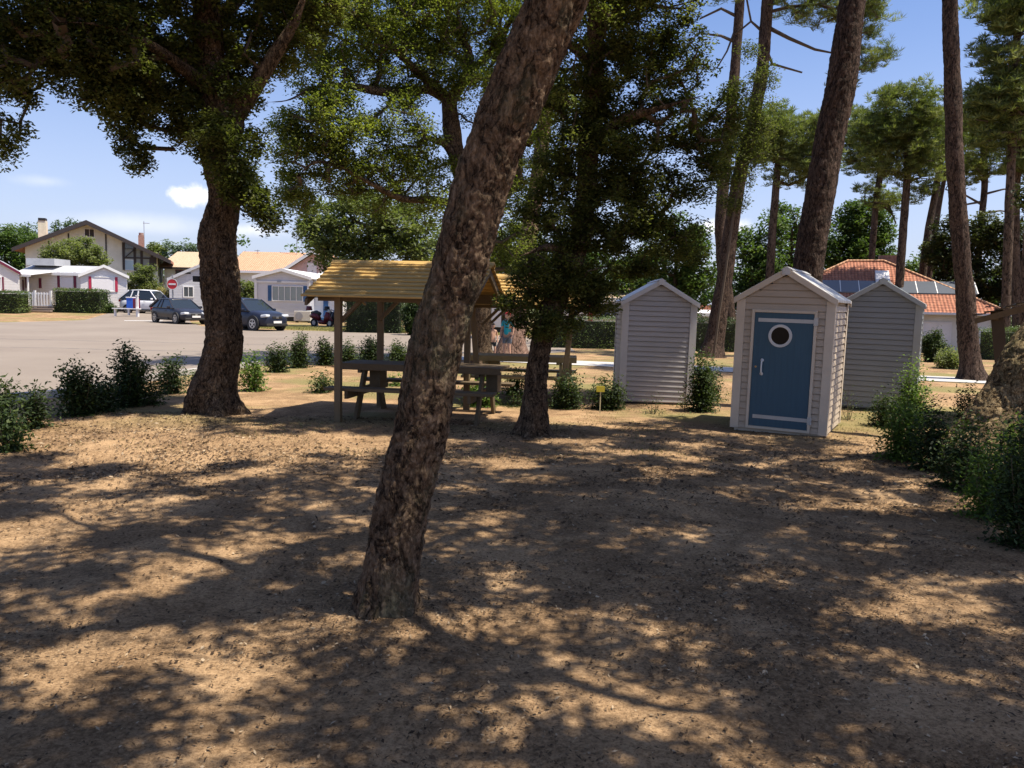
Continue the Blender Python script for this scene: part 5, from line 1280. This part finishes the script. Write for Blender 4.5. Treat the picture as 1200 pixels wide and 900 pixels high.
# left background
bg_tree('green wood tree at the far left beyond the half-timbered house', 5, 340, 105, [(5, 300, 24, 26), (20, 285, 20, 16), (-20, 290, 40, 30), (30, 300, 14, 8)], M_oakbg, 1.1, 60, .3)
bg_tree('dark conical trees left of the cream chimney', 40, 330, 130, [(38, 275, 12, 12), (28, 290, 18, 14), (44, 290, 14, 12)], M_oakbg, 1.1, 60, .32)
bg_tree('distant tree tops right of the cream chimney', 75, 330, 135, [(66, 278, 12, 9), (78, 272, 14, 10), (90, 268, 10, 7)], M_oakbg, 1.1, 50, .32)
bg_tree('round light green bush in front of the half-timbered gable', 85, 330, 74, [(88, 298, 24, 44), (66, 303, 18, 22), (106, 302, 18, 22)], M_olive, .6, 70, .16, name='bush', tw=5)
bg_tree('tall light green shrub right of the timbered gable', 168, 355, 67, [(168, 325, 14, 22), (160, 335, 12, 14), (176, 340, 12, 14), (172, 318, 8, 6)], M_olive, .45, 70, .13, name='bush', tw=4)
bg_tree('yellowing shrub behind the white van', 190, 360, 64, [(188, 348, 10, 14), (180, 352, 8, 8), (197, 345, 7, 8)], leafmat('yellow_leaf', (.10, .10, .03), (.24, .20, .09), (.38, .28, .15)), .4, 60, .12, name='bush', tw=3)
bg_tree('olive shrub behind the trunk between the mobile homes', 288, 355, 60, [(285, 343, 14, 22), (297, 340, 9, 12), (276, 345, 9, 10)], M_olive, .4, 60, .12, name='bush', tw=3)
bg_tree('hazy blue-green cedar above the sandy roof', 214, 320, 110, [(210, 296, 12, 7), (222, 304, 10, 6), (200, 290, 8, 3), (218, 290, 7, 3), (228, 292, 5, 2), (206, 304, 12, 6)], M_cedar, .8, 50, .28, name='cedar', tw=3)
bg_tree('yellow-green tree top between the house roof and the cedar', 188, 320, 115, [(188, 296, 9, 8), (182, 292, 6, 4)], M_olive, .9, 50, .3)

# far wood: one mass nobody could count
P = []
for x in np.arange(-40, 150, 1.6):
    for q in range(9): P.append((x+rng.normal(0, 1.2), 125+rng.normal(0, 5)-abs(x)*.05, abs(rng.normal(0, 1))*2.6+rng.uniform(0, 4.6)))
P += [(x+rng.normal(0, 1.2), 150+rng.normal(0, 4), abs(rng.normal(0, 1))*2.0+rng.uniform(0, 5)) for x in np.arange(-160, -40, 1.6) for q in range(7)]
P = np.array(P); C, tone = clump_leaves(P, 1.5, 34, .9)
o = leafobj('far_wood', C, .7, .45, tone, M_oakbg, None); tag(o, 'distant low wood closing the view behind all the houses', 'wood', kind='stuff')

# ------------------------------------------------------------------ hedges and shrubs
def hedge(label, px0, px1, Y, h, dep, mat, leaf=.07, dens=420, wob=.08, solid=True, group='clipped hedges', zb=0):
    a = A(px0, 350, Y).x; b = A(px1, 350, Y).x; W = b-a
    g = float(gz((a+b)/2, Y))+zb
    r = empty('hedge', ((a+b)/2, Y, g), label, 'hedge', group)
    MB().b2(-W/2+.12, W/2-.12, .12, dep-.12, -.05, h-.14).build('inner_block', plain_('hedge_core', (.02, .025, .012), .95), r)  # solid dark filler box behind the leaf shell, in place of branches
    area = 2*W*h+2*dep*h+W*dep; n = int(area*dens)
    f = rng.uniform(0, area, n); P = np.empty((n, 3)); u = rng.uniform(0, 1, (n, 2))
    c1 = W*h; c2 = 2*W*h; c3 = c2+dep*h; c4 = c3+dep*h
    for i, (lo, hi) in enumerate(((0, c1), (c1, c2), (c2, c3), (c3, c4), (c4, area))):
        k = (f >= lo) & (f < hi); q = u[k]
        P[k] = [lambda q: np.column_stack(((q[:, 0]-.5)*W, q[:, 0]*0, q[:, 1]*h)), lambda q: np.column_stack(((q[:, 0]-.5)*W, q[:, 0]*0+dep, q[:, 1]*h)),
                lambda q: np.column_stack((q[:, 0]*0-W/2, q[:, 0]*dep, q[:, 1]*h)), lambda q: np.column_stack((q[:, 0]*0+W/2, q[:, 0]*dep, q[:, 1]*h)), lambda q: np.column_stack(((q[:, 0]-.5)*W, q[:, 1]*dep, q[:, 0]*0+h))][i](q)
    P += rng.normal(0, .05, P.shape); P[:, 2] += (fbm(P[:, 0]*1.3, P[:, 1]+3, 3)-.5)*wob*2*(P[:, 2]/h); P[:, 1] += (fbm(P[:, 0]*1.7+5, P[:, 2]*1.7, 3)-.5)*wob*3
    P[:, 2] = np.maximum(P[:, 2], .02)
    tone = np.clip(fbm(P[:, 0]*2.5, P[:, 2]*2.5, 3)+rng.normal(0, .2, n), 0, 1)
    leafobj('leaves', P, leaf, leaf*.55, tone, mat, r); return r
hedge('clipped laurel hedge before the long low mobile home', 62, 117, 57.5, 1.62, 1.5, M_hedge, .10, 300)
hedge('clipped hedge at the left edge before the first mobile home', -60, 21, 55, 1.45, 1.5, M_hedge, .10, 300)
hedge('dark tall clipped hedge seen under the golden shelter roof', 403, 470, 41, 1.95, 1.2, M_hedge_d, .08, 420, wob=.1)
hedge('long clipped hedge in shade between the ivy-clad oak and the pale grey hut', 636, 742, 31, 1.16, 1.0, M_hedge, .06, 520, wob=.1)
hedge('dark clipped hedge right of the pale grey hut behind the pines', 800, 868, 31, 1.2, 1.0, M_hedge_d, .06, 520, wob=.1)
hedge('low clipped hedge right of the bungalow wall', 1165, 1230, 30, 1.15, 1.0, M_hedge, .06, 500, wob=.15)
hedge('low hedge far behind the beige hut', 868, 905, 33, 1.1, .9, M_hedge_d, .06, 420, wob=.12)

def shrub(label, px, base, top, hw, mat=None, leaf=.05, dens=1.0,  group='young shrubs planted round the plot', name='shrub', loose=.5, Y=None):
    mat = mat or M_shrub
    leaf *= 1.1; hw = hw*(.9 if px < 480 else 1.08); dens = dens*1.05 if dens > .5 else dens
    g = G(px, base) if Y is None else A(px, base, Y); 
    if Y is not None: g.z = float(gz(g.x, g.y))
    g.z = float(gh(g.x, g.y))
    H = (A(px, top, g.y).z-g.z); W = hw*g.y/F
    r = empty(name, g, label, 'shrub', group)
    ns = max(6, int(16*dens*W/.3)); mb = MB(); C = []; T = []
    for i in range(ns):
        th = rng.uniform(0, 2*math.pi); rr = W*rng.uniform(.15, 1)*.9; h = H*rng.uniform(.35, 1.05)*(1-.35*(rr/W)**2)
        b = Vector((math.cos(th)*W*.12, math.sin(th)*W*.12, -.02)); tip = Vector((math.cos(th)*rr, math.sin(th)*rr, h))
        mid = b.lerp(tip, .5)+Vector((math.cos(th)*rr*.12, math.sin(th)*rr*.12, -h*.03))
        mb.tube([b, mid, tip], [.006, .004, .002], 5, cap=False)
        m_ = max(4, int(h/.055)); tn = rng.uniform(.15, .75)
        for j in range(m_):
            t = .12+.88*(j+rng.uniform(0, .8))/m_; c = (b.lerp(mid, t*2) if t < .5 else mid.lerp(tip, t*2-1)); k = rng.poisson(14*dens)+2
            sp = .045+.045*(1-t)+.02
            C.append(np.array(c)+rng.normal(0, sp*(1 if loose < .6 else 1.4), (k, 3))); T.append(np.clip(tn+.12*(t > .8)+rng.normal(0, .18, k), 0, 1))
    C = np.concatenate(C); T = np.concatenate(T); C[:, 2] = np.maximum(C[:, 2], .02)
    mb.build('stems', M_stem, r); leafobj('leaves', C, leaf, leaf*.48, T, mat, r, upb=.5); return r
S = M_shrub; SL = M_shrub_l
for a in [
 ('dark shrub cut off by the left edge of the photo', -6, 512, 436, 30, S, .055, 1.3), ('narrow dark shrub second from the left edge', 40, 500, 452, 17, S, .055, 1.2),
 ('low shrub at the left edge in front of the row', 8, 530, 475, 24, S, .055, 1.2),
 ('broad shrub third from the left in the roadside row', 92, 487, 423, 30, S, .055, 1.3), ('tallest bushy shrub of the roadside row, left of the crooked oak', 152, 476, 405, 30, S, .055, 1.3),
 ('low shrub filling the gap before the tallest roadside shrub', 122, 482, 442, 18, S, .055, 1.2), ('small shrub just left of the crooked oak trunk', 202, 461, 414, 17, S, .055, 1.2), ('tiny sprig hugging the left of the crooked oak trunk', 229, 452, 425, 8, S, .05, .8),
 ('low dark shrub right of the tallest roadside shrub', 178, 474, 440, 14, S, .05, 1.1),
 ('bright-leaved shrub just right of the crooked oak trunk', 296, 458, 407, 16, SL, .055, 1.1), ('open shrub second right of the crooked oak trunk', 325, 436, 398, 16, S, .06, 1.1), ('spiky-topped shrub left of the shelter post', 352, 431, 390, 17, S, .06, 1.1),
 ('shrub touching the left front shelter post', 380, 428, 393, 15, S, .06, 1.1), ('shrub behind the shelter table, nearer the post', 406, 430, 398, 17, S, .06, 1.1), ('dense shrub behind the shelter table, farther right', 434, 428, 393, 18, S, .06, 1.2), ('last shrub behind the shelter table, beside the leaning trunk', 465, 430, 400, 18, S, .06, 1.1),
 ('bushy low shrub at the left foot of the picnic table', 376, 460, 432, 17, S, .05, 1.0), ('small shrub seen through the table legs', 466, 452, 438, 10, SL, .05, .9),
 ('bright green shrub between the leaning trunk and the ivy-clad oak', 565, 476, 441, 21, SL, .055, 1.2), ('light green narrow shrub close to the ivy-clad oak', 603, 463, 428, 11, SL, .05, 1.2), ('low sparse shrub at the foot of the ivy-clad oak', 604, 476, 455, 12, S, .045, .8),
 ('rounded dark shrub right of the ivy-clad oak trunk', 664, 478, 437, 21, S, .05, 1.5), ('shrub between the yellow sign and the pale grey hut', 713, 479, 434, 20, S, .05, 1.3), ('thin sprig in front of the pale grey hut', 765, 485, 458, 12, S, .035, .28),
 ('thin sprig at the right foot of the pale grey hut', 801, 478, 455, 7, S, .035, .3),
 ('tall dark shrub between the pale grey and beige huts', 822, 482, 409, 17, S, .05, 1.5), ('small bush right of the tall dark shrub', 836, 470, 425, 12, S, .05, 1.0),
 ('thin twiggy shrub between the beige and blue-grey huts', 994, 492, 455, 12, S, .03, .3),
 ('tall pointed shrub right of the blue-grey hut', 1066, 500, 420, 17, SL, .045, 1.4), ('dark shrub at the foot of the blue-grey hut', 1036, 500, 455, 17, S, .045, 1.4), ('full bright shrub fourth from the right edge', 1056, 540, 462, 24, SL, .042, 1.6),
 ('dark upright shrub in the middle of the right row', 1092, 552, 470, 22, S, .042, 1.5), ('upright shrub in front of the leaning edge trunk', 1124, 574, 485, 25, S, .042, 1.5), ('tree-like shrub by the path behind the right row', 1133, 490, 452, 16, S, .045, .9),
 ('large shrub second from the right edge, over the leaning trunk foot', 1160, 606, 497, 32, SL, .040, 1.5), ('large dark shrub cut off by the right edge', 1205, 640, 480, 36, S, .040, 1.5), ('low shrub behind the last one at the right edge', 1190, 560, 490, 26, SL, .042, 1.2),
 ('leafy shrub beyond the path at the bungalow wall', 1112, 432, 408, 18, M_olive, .07, 1.2), ('dark bush arching beside the blue-grey hut roof', 1094, 424, 387, 15, M_shrub, .07, 1.4), ('tall laurel left of the leaning trunk beside the dark hedge', 486, 393, 348, 16, M_hedge_d, .10, 1.6), ('small bush before the blue-shuttered home', 131, 372, 353, 7, M_hedge, .12, 1.2),
]: shrub(*a)

# twigs and pine cones lying about are part of the litter; ------------- light
w = bpy.data.worlds.new('World'); scene.world = w; w.use_nodes = True
nt = w.node_tree
for n in list(nt.nodes): nt.nodes.remove(n)
out = nt.nodes.new('ShaderNodeOutputWorld'); bg = nt.nodes.new('ShaderNodeBackground'); bg.inputs[1].default_value = SKY
sky = nt.nodes.new('ShaderNodeTexSky'); sky.sky_type = 'NISHITA'; sky.sun_disc = False
EL, AZ = R(67), R(14)      # AZ: sun from +X, turned towards -Y
sd = Vector((math.cos(EL)*math.cos(AZ), -math.cos(EL)*math.sin(AZ), math.sin(EL)))
sky.sun_elevation = EL; sky.sun_rotation = math.atan2(sd.x, sd.y); sky.air_density = 1.0; sky.dust_density = 1.2; sky.ozone_density = 3.0; sky.altitude = 10
tc = nt.nodes.new('ShaderNodeTexCoord')
col = mixc(nt, 1.0, sky.outputs[0], (.95, 1.0, 1.2), 'MULTIPLY')
def cloud(px, py, w_, h_, amt, soft=.35, col=col, ns=9):
    d = ray(px, py).normalized(); sx_ = Vector((d.y, -d.x, 0)).normalized(); up = sx_.cross(d)
    def dotn(v_, k):
        n = N(nt, 'ShaderNodeVectorMath', operation='DOT_PRODUCT'); nt.links.new(tc.outputs['Generated'], n.inputs[0]); n.inputs[1].default_value = v_*k; return n.outputs['Value']
    cmb = nt.nodes.new('ShaderNodeCombineXYZ')
    nt.links.new(dotn(sx_, F/w_), cmb.inputs[0]); nt.links.new(dotn(up, F/h_), cmb.inputs[1])
    nz = N(nt, 'ShaderNodeTexNoise', Scale=ns, Detail=6, Roughness=.6); nt.links.new(tc.outputs['Generated'], nz.inputs[0])
    ln = N(nt, 'ShaderNodeVectorMath', operation='LENGTH'); nt.links.new(cmb.outputs[0], ln.inputs[0])
    ad = N(nt, 'ShaderNodeMath', operation='MULTIPLY_ADD'); nt.links.new(nz.outputs[0], ad.inputs[0]); ad.inputs[1].default_value = 1.3; nt.links.new(ln.outputs['Value'], ad.inputs[2])
    mr = N(nt, 'ShaderNodeMapRange'); mr.interpolation_type = 'SMOOTHSTEP'; nt.links.new(ad.outputs[0], mr.inputs[0])
    mr.inputs[1].default_value = 1.6; mr.inputs[2].default_value = 1.6-soft; mr.inputs[3].default_value = 0; mr.inputs[4].default_value = amt
    fr = N(nt, 'ShaderNodeMath', operation='GREATER_THAN'); nt.links.new(dotn(d, 1), fr.inputs[0]); fr.inputs[1].default_value = 0
    mm = N(nt, 'ShaderNodeMath', operation='MULTIPLY'); nt.links.new(mr.outputs[0], mm.inputs[0]); nt.links.new(fr.outputs[0], mm.inputs[1])
    return mixc(nt, mm.outputs[0], col, (CL, CL*.985, CL*1.02))
# whitish summer haze towards the horizon
sp = nt.nodes.new('ShaderNodeSeparateXYZ'); nt.links.new(tc.outputs['Generated'], sp.inputs[0])
hz = N(nt, 'ShaderNodeMapRange'); nt.links.new(sp.outputs[2], hz.inputs[0]); hz.inputs[1].default_value = 0; hz.inputs[2].default_value = .36; hz.inputs[3].default_value = .5; hz.inputs[4].default_value = .0
hz.interpolation_type = 'SMOOTHSTEP'
col = mixc(nt, hz.outputs[0], col, (HZ*.86, HZ*.90, HZ*1.15))
col = cloud(224, 229, 34, 15, 1, .6, col, 55)
col = cloud(300, 270, 60, 12, .55, .9, col, 30); col = cloud(848, 266, 40, 14, .9, .7, col, 40); col = cloud(50, 212, 40, 10, .25, .9, col); col = cloud(150, 262, 120, 16, .35, 1.0, col)
nt.links.new(col, bg.inputs[0]); nt.links.new(bg.outputs[0], out.inputs[0])
sl_ = bpy.data.lights.new('sun', 'SUN'); sl_.energy = SUN; sl_.angle = R(.53); sl_.color = (1, .93, .80)
so = bpy.data.objects.new('sun', sl_); COL.objects.link(so); so.rotation_euler = sd.to_track_quat('Z', 'Y').to_euler()
scene.view_settings.view_transform = 'Standard'; scene.view_settings.look = 'None'; scene.view_settings.gamma = 1; scene.view_settings.exposure = EXPO
try: scene.view_settings.use_curve_mapping = False
except Exception: pass
scene.render.engine = 'CYCLES'
scene.cycles.max_bounces = 4; scene.cycles.diffuse_bounces = 2; scene.cycles.transmission_bounces = 2; scene.cycles.caustics_reflective = False; scene.cycles.caustics_refractive = False
scene.render.resolution_x = 1024; scene.render.resolution_y = 768
